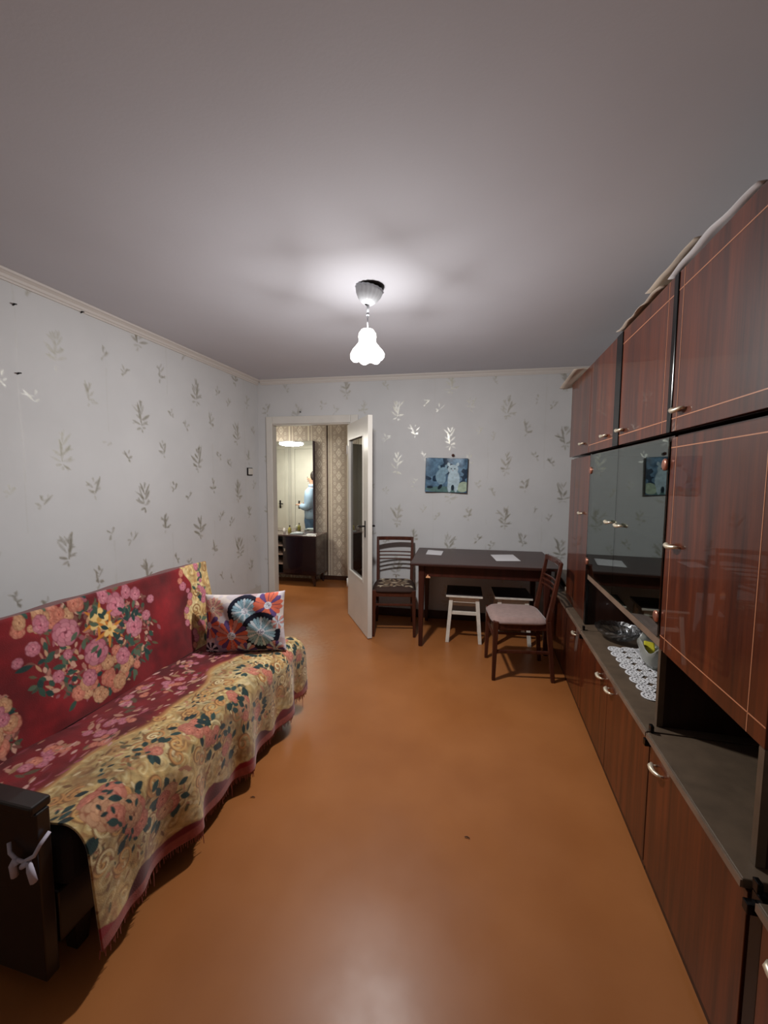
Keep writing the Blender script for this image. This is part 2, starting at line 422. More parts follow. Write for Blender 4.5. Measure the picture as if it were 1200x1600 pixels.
# floor material uses object coordinates: put its origin at the world origin
for v in o.data.vertices: v.co += o.location
o.location = (0, 0, 0)
b = MB(); b.box(HX0-0.1, XR+0.1, YF-0.1, OY+HD+0.25, ZC, ZC+0.06); struct(b, 'ceiling', M['plaster'])

def sprig_mask(U, V, cells):
    cv = Cv(U, V, (0, 0, 0))
    rd = random.Random(3)
    def put(cu, cv_, ang, l, wd, op=1.0):
        if rd.random() < .08: return
        ang += rd.uniform(-.28, .28); l *= rd.uniform(.7, 1.25); wd *= rd.uniform(.5, .95); cu += rd.uniform(-.005, .005); cv_ += rd.uniform(-.005, .005)
        cv.leaf(cu, cv_, ang, l, wd, (1, 1, 1), op*rd.uniform(.55, 1.0))
        if rd.random() < .5: cv.leaf(cu+math.cos(ang)*l, cv_+math.sin(ang)*l, ang+rd.choice((-.7, .7)), l*.45, wd*.6, (1, 1, 1), op*.7)
    for (cu, cz, kind, flip) in cells:
        f = -1 if flip else 1
        A = lambda d: math.radians(90-f*d)
        if kind == 'big':
            put(cu, cz-.075, A(8), .085, .013)
            for h, d, l, wd in ((-.07, -62, .038, .012), (-.065, 70, .036, .012), (-.04, -42, .044, .013), (-.03, 55, .042, .012), (0, -30, .046, .013), (.015, 34, .042, .012), (.045, -14, .03, .01), (.05, 20, .034, .010), (-.085, -100, .022, .009), (-.085, 110, .024, .009), (-.09, 178, .02, .009)):
                put(cu+f*.1*(h+.07)*.3, cz+h, A(d), l, wd, .95)
        elif kind == 'med':
            put(cu, cz-.05, A(12), .055, .012)
            for h, d, l, wd in ((-.045, -70, .026, .010), (-.04, 60, .024, .009), (-.01, -45, .03, .010), (.01, 40, .03, .009), (.03, -10, .02, .008), (-.055, 150, .017, .008), (-.03, -95, .017, .009)):
                put(cu+f*.05*(h+.05)*.4, cz+h, A(d), l, wd, .95)
        else:
            put(cu, cz-.035, A(-35), .036, .0085)
            for h, d, l, wd in ((-.03, 60, .02, .008), (-.005, 10, .022, .008), (.0, -80, .02, .007), (-.03, 140, .018, .009)):
                put(cu-f*.02*(h+.03)*10*.3, cz+h, A(d), l, wd, .95)
    return cv.img[..., 0]

def lattice(u0, pu, z0, pz, umin, umax, zmin, zmax, half, mo, s1, s2):
    out = []
    i0 = int(math.floor((umin-u0)/pu))-1; i1 = int(math.ceil((umax-u0)/pu))+1
    for i in range(i0, i1+1):
        for k in range(-6, 6):
            u = u0+pu*i; z = z0+pz*k+(half if i % 2 else 0)
            for kind, (du, dz) in (('big', (0, 0)), ('med', mo), ('small', s1), ('small', s2)):
                if umin+.05 < u+du < umax-.05 and zmin-.05 < z+dz < zmax-.02: out.append((u+du, z+dz, kind, (i+k) % 2 == 0 if kind != 'big' else i % 2 == 0))
    return out
# left wall
yA, yB = 1.1, yb(XL)
ys = np.linspace(yA, yB, 440); zs = np.linspace(0.25, ZC, 330); U, V = np.meshgrid(ys, zs)
cells = lattice(2.50, .59, 1.319, .575, yA, yB, .25, ZC, .29, (.195, -.22), (.30, .07), (.46, 0))
mk = sprig_mask(U, V, cells)
for ysm in (1.70, 2.23, 2.76, 3.29, 3.82): mk = np.maximum(mk, .16*(np.abs(U-ysm-.002*np.sin(V*9)) < .004)*(vnoise(U, V, 3, 91) > .42))
P = np.stack([np.full_like(U, XL), U, V], -1)[:, ::-1]
o = grid_mesh('wall_left', P, M['wallpaper'], motif=mk[:, ::-1], smooth=False); o['kind'] = 'structure'
b = MB(); b.box(XL-0.1, XL-0.001, YF, yB+0.01, 0, ZC); b.add([(XL, YF, 0), (XL, yA, 0), (XL, yA, ZC), (XL, YF, ZC)], [(0, 1, 2, 3)]); b.add([(XL, yA, 0), (XL, yB, 0), (XL, yB, 0.25), (XL, yA, 0.25)], [(0, 1, 2, 3)])
c = b.build('masonry', M['plain_wall'], o, world=True)
# back wall with the door opening
DX0, DX1, DZ = -2.25, -1.345, 2.04
xs = np.linspace(XL, XR, 480); zs = np.linspace(0.0, ZC, 345); U, V = np.meshgrid(xs, zs)
cells = lattice(-.325, .54, 1.862, .54, XL, XR, .1, ZC, -.25, (.185, -.21), (.28, .08), (.42, 0.02))
mk = sprig_mask(U, V, cells)
for xsm in (-1.02, -.49, .04, .57): mk = np.maximum(mk, .14*(np.abs(U-xsm-.002*np.sin(V*9)) < .004)*(vnoise(U, V, 3, 92) > .42))
P = np.stack([U, OY+SL*(U-OX), V], -1)
uc = (U[:-1, :-1]+U[1:, 1:])/2; vc = (V[:-1, :-1]+V[1:, 1:])/2
keep = ~((uc > DX0) & (uc < DX1) & (vc < DZ))
o = grid_mesh('wall_back', P, M['wallpaper'], motif=mk, keep=keep, smooth=False); o['kind'] = 'structure'
# right and front walls
b = MB(); b.box(XR, XR+0.1, YF, yb(XR)+0.02, 0, ZC); struct(b, 'wall_right', M['plain_wall'])
b = MB(); b.box(XL-0.1, XR+0.1, YF-0.1, YF, 0, ZC); struct(b, 'wall_front', M['plain_wall'])

# partition's hall face, hall walls
PT = 0.09
def T(x, d, z): return (x - SL*d*0, yb(x)+d, z)
def slab(mb, x0, x1, d0, d1, z0, z1):
    mb.hexa([T(x0, d0, z0), T(x1, d0, z0), T(x1, d1, z0), T(x0, d1, z0), T(x0, d0, z1), T(x1, d0, z1), T(x1, d1, z1), T(x0, d1, z1)])
b = MB(); slab(b, HX0, DX0, 0.02, PT, 0, ZC); slab(b, DX1, HX1, 0.02, PT, 0, ZC); slab(b, DX0, DX1, 0.02, PT, DZ, ZC)
struct(b, 'wall_hall_front', M['plain_wall'])
xs = np.concatenate([[HX0], np.linspace(-2.97, -1.3, 300), [HX1]]); zs = np.linspace(0, ZC, 380); U, V = np.meshgrid(xs, zs)
cream, beige, line = np.array(rgb(228, 220, 200)), np.array(rgb(184, 170, 154)), np.array(rgb(232, 224, 206))
img = np.empty(U.shape+(3,)); img[:] = beige
pw = 0.285; t = ((U+2.125) % pw)/pw
n_ = vnoise(U, V, 55, 4, 2); img *= (0.86+0.28*n_)[..., None]
for (a0, a1) in ((0.0, .05), (.14, .18), (.965, 1.0)):
    img[(t >= a0) & (t < a1)] = cream
dv = 0.16; tu = (t-.56)*pw; tv = ((V+.03) % dv)-dv/2
d = np.abs(tu)/.038+np.abs(tv)/.062
img[(d < 1)] = line; img[(d < .72)] = beige*1.02; img[(d < .42)] = line*.94
for sx in (-1, 1):
    for sv in (-1, 1):
        d2 = np.hypot((tu-sx*.062)/.016, (tv-sv*.05)/.022); img[(d2 < 1) & (d2 > .55)] = line*.86
P = np.stack([U, OY+SL*(U-OX)+HD, V], -1)
o = grid_mesh('wall_hall_back', P, M['hall_paper'], colors=img, smooth=False); o['kind'] = 'structure'
b = MB(); b.box(HX0-0.1, HX0, OY-0.4, OY+HD+0.2, 0, ZC); struct(b, 'wall_hall_left', M['plain_wall'])
b = MB(); b.box(HX1, HX1+0.1, yb(HX1)+0.02, OY+HD+0.2, 0, ZC); struct(b, 'wall_hall_right', M['plain_wall'])
# pipe-like seam strip on the hall wall
b = MB(); slab(b, -2.142, -2.128, HD-.008, HD, 0, ZC); struct(b, 'trim_3', M['dark_base'])
b = MB(); slab(b, DX1-.9, HX1, HD-.015, HD, 0, .06); struct(b, 'baseboard_hall', M['dark_base'])

# cornices: two stepped mouldings
def cornice(mb, pts, inward):
    prof = [(0, 0), (0.0, -.052), (.009, -.052), (.012, -.042), (.018, -.038), (.020, -.024), (.032, -.014), (.038, -.012), (.040, 0)]
    n = len(prof); vs = []
    for p in pts:
        for (a, z) in prof: vs.append((p[0]+inward[0]*a, p[1]+inward[1]*a, ZC+z))
    fs = [(i*n+k, i*n+(k+1) % n, (i+1)*n+(k+1) % n, (i+1)*n+k) for i in range(len(pts)-1) for k in range(n)]
    mb.add(vs, fs)
b = MB(); cornice(b, [(XL, YF), (XL, yb(XL))], (1, 0)); struct(b, 'trim_1', M['cornice'])
b = MB(); cornice(b, [(XL+.04, yb(XL)), (XR, yb(XR))], (0, -.7)); struct(b, 'trim_2', M['cornice'])
b = MB(); slab(b, DX1+.08, XR, -.018, -.001, 0, .085); struct(b, 'baseboard_back', M['dark_base'], bevel=.004)
b = MB(); b.box(XL, XL+.018, YF, yb(XL)-.02, 0, .085); struct(b, 'baseboard_left', M['dark_base'], bevel=.004)

# ------------------------------------------------------------------ door_1 : frame, leaf, glass, handle
dr = root_struct('door_1', (DX1, yb(DX1), 0))
def part(mb, name, m, parent, bevel=.003): return mb.build(name, m, parent, world=True, bevel=bevel)
b = MB()
slab(b, DX0-.048, DX0+.024, -.022, 0, 0, DZ+.07); slab(b, DX1-.012, DX1+.07, -.022, 0, 0, DZ+.07); slab(b, DX0+.024, DX1-.012, -.022, 0, DZ-.012, DZ+.07)
part(b, 'architrave', M['white_paint'], dr, .006)
b = MB(); slab(b, DX0-.004, DX0+.014, 0, PT+.005, 0, DZ); slab(b, DX1-.022, DX1+.004, 0, PT+.01, 0, DZ); slab(b, DX0, DX1, 0, PT+.01, DZ-.022, DZ+.004)
part(b, 'jamb', M['white_paint'], dr)
LW, LT = 0.735, 0.040
leaf = bpy.data.objects.new('leaf', None)
ang = math.radians(-57.5)
b = MB()
z0, z1, gx0, gx1, gz0, gz1 = .008, 2.0, .065, .565, .50, 1.84
b.box(0, gx0, -LT/2, LT/2, z0, z1); b.box(gx1, LW, -LT/2, LT/2, z0, z1); b.box(gx0, gx1, -LT/2, LT/2, z0, gz0); b.box(gx0, gx1, -LT/2, LT/2, gz1, z1)
leaf = b.build('leaf', M['white_paint'], dr)
leaf.location = (-.012, -.045, 0); leaf.rotation_euler = (0, 0, ang)
b = MB()
for s in (-1, 1):
    y = s*(LT/2+.003)
    for (a0, a1, c0, c1) in ((gx0-.018, gx0+.004, gz0-.018, gz1+.018), (gx1-.004, gx1+.018, gz0-.018, gz1+.018), (gx0, gx1, gz0-.018, gz0+.004), (gx0, gx1, gz1-.004, gz1+.018)):
        b.box(a0, a1, min(y, s*LT/2), max(y, s*LT/2)+.001, c0, c1)
b.build('glazing_bead', M['white_paint'], leaf, bevel=.002)
b = MB(); b.box(gx0, gx1, -.002, .002, gz0, gz1); b.build('pane', M['door_glass'], leaf)
for s in (-1, 1):
    y = s*LT/2; b = MB()
    b.box(.640, .664, min(y, y+s*.005), max(y, y+s*.005), .92, 1.07)
    b.tube([(.652, y, 1.02), (.652, y+s*.05, 1.02)], .008); b.tube([(.652, y+s*.045, 1.02), (.60, y+s*.05, 1.017), (.56, y+s*.045, 1.008)], [.009, .008, .007])
    b.build('handle', M['dark_metal'], leaf)
for z in (.3, 1.7):
    b = MB(); b.tube([(-.004, -.024, z), (-.004, -.024, z+.09)], .008); b.build('hinge', M['white_paint'], leaf)

# ------------------------------------------------------------------ ceiling lamp
LX, LY = -.643, 2.259
lamp = thing('pendant_lamp', 'ceiling pendant lamp with a glowing tulip glass shade and fluted grey cup', 'lamp', (LX, LY, 2.09))
def ruffle(n, amt, zmin, zmax):
    def f(r, z, a, i):
        k = max(0, min(1, (zmax-z)/(zmax-zmin))); return r*(1+amt*k*math.cos(n*a)), z-0.006*k*math.cos(n*a)
    return f
b = MB()
b.lathe([(.012, 2.278), (.034, 2.270), (.048, 2.250), (.050, 2.232), (.046, 2.216), (.050, 2.200), (.066, 2.180), (.084, 2.160), (.094, 2.142), (.092, 2.124), (.078, 2.108), (.064, 2.104)], 48, (LX, LY, 0), ruffle(6, .07, 2.10, 2.21))
em = bpy.data.materials.new('lit_opal_glass'); em.use_nodes = True; nt = em.node_tree; nt.nodes.remove(nt.nodes['Principled BSDF'])
e = nt.nodes.new('ShaderNodeEmission'); e.inputs[0].default_value = (1.0, .96, .90, 1); e.inputs[1].default_value = 5.0
tr = nt.nodes.new('ShaderNodeBsdfTransparent'); mx = nt.nodes.new('ShaderNodeMixShader'); mx.inputs[0].default_value = .90
nt.links.new(tr.outputs[0], mx.inputs[1]); nt.links.new(e.outputs[0], mx.inputs[2]); nt.links.new(mx.outputs[0], nt.nodes['Material Output'].inputs[0])
b.build('shade', em, lamp, world=True)
b = MB(); b.lathe([(.002, 2.135), (.022, 2.142), (.030, 2.16), (.026, 2.18), (.014, 2.20), (.014, 2.235), (.002, 2.237)], 20, (LX, LY, 0))
eb = bpy.data.materials.new('glowing_bulb'); eb.use_nodes = True; nt = eb.node_tree; nt.nodes.remove(nt.nodes['Principled BSDF'])
e = nt.nodes.new('ShaderNodeEmission'); e.inputs[0].default_value = (1.0, .95, .86, 1); e.inputs[1].default_value = 30.0
tr = nt.nodes.new('ShaderNodeBsdfTransparent'); mx = nt.nodes.new('ShaderNodeMixShader'); mx.inputs[0].default_value = .5
nt.links.new(tr.outputs[0], mx.inputs[1]); nt.links.new(e.outputs[0], mx.inputs[2]); nt.links.new(mx.outputs[0], nt.nodes['Material Output'].inputs[0])
b.build('bulb', eb, lamp, world=True)
b = MB(); b.tube([(LX+.004, LY, 2.435), (LX+.002, LY, 2.355)], [.0085, .006], 12); b.tube([(LX+.002, LY, 2.358), (LX+.002, LY, 2.348)], .0085, 12); b.tube([(LX+.002, LY, 2.35), (LX, LY, 2.27)], .0035, 8)
b.build('rod', M['chrome'], lamp, world=True)
# fluted cup, hanging tilted below a dark ceiling plate
b = MB(); b.lathe([(.012, -.085), (.030, -.080), (.052, -.060), (.066, -.035), (.072, -.012), (.078, 0), (.074, 0), (.068, -.012), (.060, -.035)], 72, (0, 0, 0), lambda r, z, a, i: (r*(1+.05*math.cos(18*a)*min(1, max(0, (z+.085)/.05))), z))
cup = b.build('cup', M['chrome'], lamp); cup.location = (.012, 0, 2.489-2.09); cup.rotation_euler = (0, math.radians(11), 0)
b = MB(); b.lathe([(.002, 2.487), (.066, 2.487), (.076, 2.494), (.076, 2.5)], 40, (LX+.018, LY, 0)); b.build('ceiling_plate', M['dark_metal'], lamp, world=True)
b = MB(); b.tube([(LX-.022, LY, 2.43), (LX-.024, LY, 2.418)], .003, 6); b.build('screw', M['dark_metal'], lamp, world=True)
ld = bpy.data.lights.new('lamp_light', 'POINT'); ld.energy = LAMP_WATTS; ld.color = (1.0, .985, .975); ld.shadow_soft_size = .055
lo = bpy.data.objects.new('lamp_light', ld); COL.objects.link(lo); lo.parent = lamp; lo.location = (0, 0, 2.1055-2.09)

# ------------------------------------------------------------------ wall unit on the right
XU, XB, XBK = .645, .612, 1.07
hb = MB()
# small bow handle: two feet and a swelling grip, length along local y, standing out along -x
hb.tube([(0, -.034, 0), (-.012, -.034, 0)], .004, 8); hb.tube([(0, .034, 0), (-.012, .034, 0)], .004, 8)
hb.v = []; hb.f = []; hb.sm = []
hb.tube([(0, -.028, 0), (-.012, -.028, 0)], .004, 8); hb.tube([(0, .028, 0), (-.012, .028, 0)], .004, 8)
hb.tube([(-.008, -.034, .003), (-.015, -.022, .0), (-.020, -.005, -.003), (-.022, .011, -.003), (-.020, .024, 0), (-.013, .034, .004)], [.003, .006, .0075, .009, .010, .005], 10)
handle_proto = [None]
def handle(parent, x, y, z):
    off = Vector((0, 0, 0)); p = parent
    while p is not None: off += p.location; p = p.parent
    if handle_proto[0] is None:
        h = hb.build('handle', M['brass'], parent); handle_proto[0] = h
    else: h = copy_mesh(handle_proto[0], parent, (0, 0, 0))
    h.location = Vector((x, y, z))-off
    return h
def door_panel(parent, x, y0, y1, z0, z1, inlays=None, t=.018):
    b = MB(); b.box(x, x+t, y0+.0015, y1-.0015, z0+.0015, z1-.0015)
    d = b.build('door', M['lacquer'], parent, world=True, bevel=.0015)
    if inlays:
        for kind, val in inlays:
            b = MB()
            if kind == 'h': b.box(x-.0006, x+.002, y0+.003, y1-.003, val-.0016, val+.0016)
            else: b.box(x-.0006, x+.002, val-.0014, val+.0014, z0+.003, z1-.003)
            i = b.build('inlay', M['inlay'], d); i.data.transform(Matrix.Translation(-parent.location))
    return d
G_UP = 'upper cabinets of the wall unit'
def carcass(parent, x, y0, y1, z0, z1, shelves=(), bottom=True):
    b = MB(); tk = .018
    b.box(x, XBK, y0, y0+tk, z0, z1); b.box(x, XBK, y1-tk, y1, z0, z1); b.box(x, XBK, y0+tk, y1-tk, z1-tk, z1)
    if bottom: b.box(x, XBK, y0+tk, y1-tk, z0, z0+tk)
    b.box(XBK-.006, XBK, y0+tk, y1-tk, z0+tk, z1-tk)
    c = b.build('body', M['carcass'], parent, world=True)
    for z in shelves:
        b = MB(); b.box(x+.02, XBK-.008, y0+tk, y1-tk, z-.009, z+.009); b.build('shelf', M['carcass'], parent, world=True)
    return c
ZM0, ZM1, ZT = .54, 1.606, 2.168
# upper cabinets
def upper(y0, y1, doors, posts, label):
    t = thing('upper_cabinet', label, 'cabinet', (.85, (y0+y1)/2, ZM1+.012), 0, G_UP)
    carcass(t, XU+.02, y0, y1, ZM1+.012, ZT)
    for (a, c, hy, inl) in doors:
        d = door_panel(t, XU, a, c, ZM1+.012, ZT, inl); handle(d, XU, hy, 1.688)
    for (a, c) in posts:
        b = MB(); b.box(XU-.004, XU+.02, a, c, ZM1+.012, ZT-.002); b.build('post', M['black'], t, world=True, bevel=.003)
    return t
upper(1.08, 1.705, [(1.08, 1.672, 1.60, [('h', ZT-.065), ('h', 1.665), ('v', 1.635)])], [(1.672, 1.705)], 'upper cabinet nearest the camera with pale inlay lines and one brass handle')
upper(1.708, 2.846, [(1.708, 2.255, 2.205, [('h', ZT-.065), ('h', 1.665), ('v', 1.75)]), (2.345, 2.846, 2.475, [('h', 1.665)])], [(2.255, 2.345)], 'two-door upper cabinet above the smoked glass doors, split by a black post')
upper(2.849, 3.43, [(2.849, 3.43, 2.99, None)], [], 'upper cabinet at the far end, above the narrow door near the sprig wallpaper')
# tall door cabinet
t = thing('tall_cabinet', 'tall glossy mahogany cabinet with inlaid frame lines and an open niche below its door', 'cabinet', (.85, 1.38, ZM0))
carcass(t, XU+.02, 1.075, 1.662, ZM0+.002, ZM1, shelves=(.845,), bottom=False)
d = door_panel(t, XU, 1.075, 1.662, .83, ZM1-.006, [('h', 1.563), ('h', .882), ('v', 1.618), ('v', 1.145)]); handle(d, XU, 1.578, 1.224)
for (a, c) in ((1.642, 1.662), (1.075, 1.095)):
    b = MB(); b.box(XU, XU+.02, a, c, ZM0+.002, .83); b.build('side_edge', M['worktop'], t, world=True)
# glass display cabinet
t = thing('display_cabinet', 'display cabinet with two smoked glass doors over an open shelf holding crystal', 'cabinet', (.85, 2.2, ZM0))
carcass(t, XU+.012, 1.665, 2.772, ZM0+.002, ZM1, shelves=(.855, 1.22), bottom=False)
b = MB(); b.box(XU+.002, XU+.012, 1.665, 2.772, .832, .866); b.build('shelf_edge', M['worktop_edge'], t, world=True, bevel=.002)
b = MB(); b.box(XU-.004, XU+.012, 2.735, 2.772, ZM0+.002, ZM1); b.build('post', M['black'], t, world=True, bevel=.002)
for (y0, y1, hy) in ((1.668, 2.222, 2.13), (2.226, 2.745, 2.29)):
    b = MB(); b.box(XU-.006, XU-.001, y0, y1, .87, ZM1-.006); g = b.build('glass_door', M['smoked_glass'], t, world=True)
    handle(g, XU-.006, hy, 1.234)
    yh = 2.735 if y1 > 2.5 else 1.683
    for z in (1.505, .945):
        b = MB(); b.lathe([(.0, -.007), (.014, -.007), (.021, -.004), (.022, 0)], 20)
        b.v = [(p[2], p[0], p[1]) for p in b.v]; k = b.build('hinge_clip', M['clip'], g); k.location = Vector((XU-.007, yh, z))-t.location
    
# narrow far cabinet
t = thing('narrow_cabinet', 'narrow glossy cabinet with one plain door standing beyond the smoked glass doors', 'cabinet', (.85, 3.08, ZM0))
carcass(t, XU+.02, 2.775, 3.36, ZM0+.002, ZM1)
d = door_panel(t, XU, 2.778, 3.36, ZM0+.004, ZM1-.006); handle(d, XU, 2.93, 1.228)
# base cabinets
def base(y0, y1, doors, label, z=.54):
    t = thing('base_cabinet', label, 'cabinet', (.85, (y0+y1)/2, 0), 0, 'low base cabinets of the wall unit')
    b = MB(); tk = .018
    b.box(XB+.02, XBK, y0, y0+tk, .03, z-.024); b.box(XB+.02, XBK, y1-tk, y1, .03, z-.024); b.box(XB+.02, XBK, y0, y1, .03, .05); b.box(XBK-.008, XBK, y0, y1, .03, z-.024); b.box(XB+.03, XBK, y0+tk, y1-tk, .26, .278)
    b.build('body', M['carcass'], t, world=True)
    b = MB(); b.box(XB+.008, XB+.03, y0, y1, 0.0, .034); b.build('plinth', M['carcass'], t, world=True)
    b = MB(); b.box(XB-.012, XBK, y0+.002, y1-.002, z-.024, z); b.build('worktop', M['worktop'], t, world=True, bevel=.003)
    b = MB(); b.box(XB-.016, XB-.011, y0+.002, y1-.002, z-.022, z-.004); b.build('edge_strip', M['worktop_edge'], t, world=True)
    for (a, c, hy) in doors:
        d = door_panel(t, XB, a, c, .034, z-.03, None); handle(d, XB, hy, .455)
    return t
base(.36, .985, [(.36, .985, .9)], 'low base cabinet at the bottom right corner, closest to the camera')
base(1.035, 1.60, [(1.035, 1.60, 1.51)], 'single-door low base cabinet under the open niche of the tall cabinet')
base(1.604, 2.63, [(1.604, 2.115, 2.055), (2.115, 2.63, 2.205)], 'wide two-door low base cabinet carrying the crystal bowl and lace runner')
base(2.634, 3.255, [(2.634, 3.255, 2.80)], 'low base cabinet under the narrow far door')
base(3.258, 4.08, [(3.258, 4.08, 3.67)], 'farthest low base cabinet, beside the dining table')
b = MB(); b.box(XB+.004, XB+.024, .988, 1.032, .0, .53); tag(b.build('filler_post', M['black'], None, bevel=.003), 'black filler post between the two nearest low base cabinets', 'post')
for (y, s) in ((1.602, 'pale lace runner'), (1.010, 'bottom right corner'), (2.632, 'crystal bowl')):
    c = thing('connector_clip', {'pale lace runner': 'black plastic clip joining the worktops by the niche below the tall door', 'bottom right corner': 'black plastic clip on the worktop nearest the camera', 'crystal bowl': 'black plastic clip joining the worktops by the crystal bowl'}[s], 'clip', (XB, y, .486), 0, 'worktop clips')
    b = MB(); b.box(XB-.020, XB+.004, y-.010, y+.010, .488, .512); b.build('front_clip', M['black'], c, world=True, bevel=.002)
    b = MB(); b.box(XB-.004, XB+.008, y-.010, y+.010, .5405, .566); b.build('top_clip', M['black'], c, world=True, bevel=.002)

# low open shelf box at the far end of the worktop with a pale box in it
t = thing('open_shelf_box', 'low open-fronted wooden box on the farthest worktop behind the chair', 'box', (.84, 3.60, .54))
b = MB(); b.box(.665, 1.05, 3.38, 4.0, .604, .622); b.box(.665, 1.05, 3.38, 4.0, .541, .553); b.box(.665, 1.05, 3.95, 4.0, .553, .604); b.box(1.04, 1.05, 3.38, 3.95, .553, .604); b.box(.665, 1.05, 3.38, 3.395, .553, .604)
b.build('body', M['worktop'], t, world=True, bevel=.002)
b = MB(); b.box(.672, .80, 3.40, 3.56, .5535, .578); tag(b.build('small_box', M['old_paper'], None, bevel=.002), 'small cream cardboard box inside the low open-fronted box', 'box')

# papers lying on the upper cabinets
def sheet(name, label, x0, x1, y0, y1, fz, m, nx=14, ny=24, th=.0015):
    xs = np.linspace(x0, x1, nx); ys = np.linspace(y0, y1, ny); U, V = np.meshgrid(xs, ys)
    Z = fz((U-x0)/(x1-x0), (V-y0)/(y1-y0)); P = np.stack([U, V, Z], -1)
    o = grid_mesh(name, P, m); md = o.modifiers.new('thick', 'SOLIDIFY'); md.thickness = th
    return tag(o, label, 'paper', 'old papers on top of the upper cabinets')
ZP = ZT+.004
sheet('paper_sheet', 'grey curled paper overhanging the far end of the upper cabinets', .575, .95, 3.02, 3.56, lambda u, v: ZP+.004+.010*np.sin(u*9+v*2)**2+.03*np.clip(.25-u, 0, 1)*np.cos(v*4)-.04*np.clip(v-.75, 0, 1), M['old_paper'])
sheet('paper_sheet', 'brownish folded paper lying above the two-door upper cabinet', .628, .98, 1.80, 2.32, lambda u, v: ZP+.004+.05*np.clip(1-u*1.6, 0, 1)*np.clip(1-np.abs(v-.5)*1.4, 0, 1)*u*3+.008*np.sin(v*11)**2, M['old_paper'])
sheet('paper_sheet', 'stiff cream sheet with a raised corner on the upper cabinets', .635, .96, 1.56, 1.97, lambda u, v: ZP+.046+.06*(1-v)*u+.004*np.sin(v*7)**2, M['old_paper'])
sheet('paper_sheet', 'white paper strip along the top edge of the nearest upper cabinet', (.632), .90, 1.24, 1.74, lambda u, v: ZP+.003+.016*np.clip(1-u*3, 0, 1)*np.sin(v*3.1)**1.5+.003*np.sin(v*17)+.012*u, M['paper'])

# ------------------------------------------------------------------ crystal bowl, lace runner, glass dish
t = thing('crystal_bowl', 'cut crystal bowl on the worktop under the smoked glass doors', 'bowl', (.772, 2.53, .541))
b = MB()
prof = [(.004, .004), (.05, .004), (.066, .010), (.085, .022), (.100, .036), (.112, .048), (.119, .060), (.123, .066), (.118, .067), (.106, .050), (.080, .030), (.048, .012), (.004, .012)]
b.lathe(prof, 48, (0, 0, 0), lambda r, z, a, i: (r*(1+(.045*(math.cos(12*a+(i % 2)*math.pi)) if 1 < i < 7 else .0)), z+(.003*math.cos(12*a) if i in (7, 8) else 0)), smooth=False)
b.build('bowl_glass', M['crystal'], t)
def lace():
    b = MB(); z = .5425
    def ring(cx, cy, r0, r1, dz=.0):
        n = 20; vs = []
        for k in range(n):
            a = 2*math.pi*k/n
            for (r, zz) in ((r0, 0), (r0, .0022), (r1, .0022), (r1, 0)): vs.append((cx+r*math.cos(a), cy+r*math.sin(a), z+zz+dz))
        fs = [(k*4+j, k*4+(j+1) % 4, ((k+1) % n)*4+(j+1) % 4, ((k+1) % n)*4+j) for k in range(n) for j in range(4)]
        b.add(vs, fs)
    def disc(cx, cy, r):
        ring(cx, cy, r*.80, r); ring(cx, cy, r*.40, r*.60); ring(cx, cy, r*.02, r*.20)
        for k in range(12):
            a = 2*math.pi*k/12; b.bar((cx+r*.3*math.cos(a), cy+r*.3*math.sin(a), z+.0008), (cx+r*.9*math.cos(a), cy+r*.9*math.sin(a), z+.0008), 0.0022, .0008)
    for k in range(8):
        y = 1.87+.07*k; disc(.708+.004*(k % 2), y, .0375); disc(.775, y+.01, .033); disc(.905, y+.005, .036)
    for k in range(30): b.bar((.806, 1.85+.0185*k, z+.0008), (.866, 1.858+.0185*k, z+.0008), .0055, .0008)
    for x in (.806, .835, .866): b.bar((x, 1.84, z+.0016), (x, 2.40, z+.0016), .004, .0006)
    return b
tag(lace().build('lace_runner', mat('white_cotton_lace', rgb(222, 222, 224), 0.85), None), 'white crocheted lace runner laid along the worktop', 'doily')
t = thing('glass_dish', 'pale frosted glass dish with flared ends standing on the lace runner', 'dish', (.822, 2.19, .5455))
b = MB(); b.lathe([(.004, .003), (.045, .003), (.062, .03), (.074, .07), (.088, .105), (.083, .107), (.068, .07), (.055, .034), (.04, .010), (.004, .010)], 36, (0, 0, 0), lambda r, z, a, i: (r, z+(z/.105)*.045*math.cos(2*a)*math.cos(2*a)-.02*(z/.105)), sx=.66, sy=1.25)
b.build('dish_glass', M['frosted'], t)
b = MB(); b.hexa([(-.03, -.02, .03), (.01, -.045, .03), (.03, .02, .03), (-.012, .04, .03), (-.032, -.02, .1), (.008, -.045, .098), (.028, .02, .108), (-.014, .04, .11)])
pk = b.build('snack_packet', mat('yellow_packet', rgb(206, 196, 60), 0.3), None, bevel=.006); tag(pk, 'yellow and black packet stuck in the frosted glass dish', 'packet')
pk.location = Vector((.822, 2.22, .535)) + pk.location
b = MB(); b.box(-.033, -.028, -.012, .008, .0, .03); p = b.build('printed_patch', mat('black_print', rgb(20, 22, 40), .4), pk); p.location = (-.002, .0, .025)

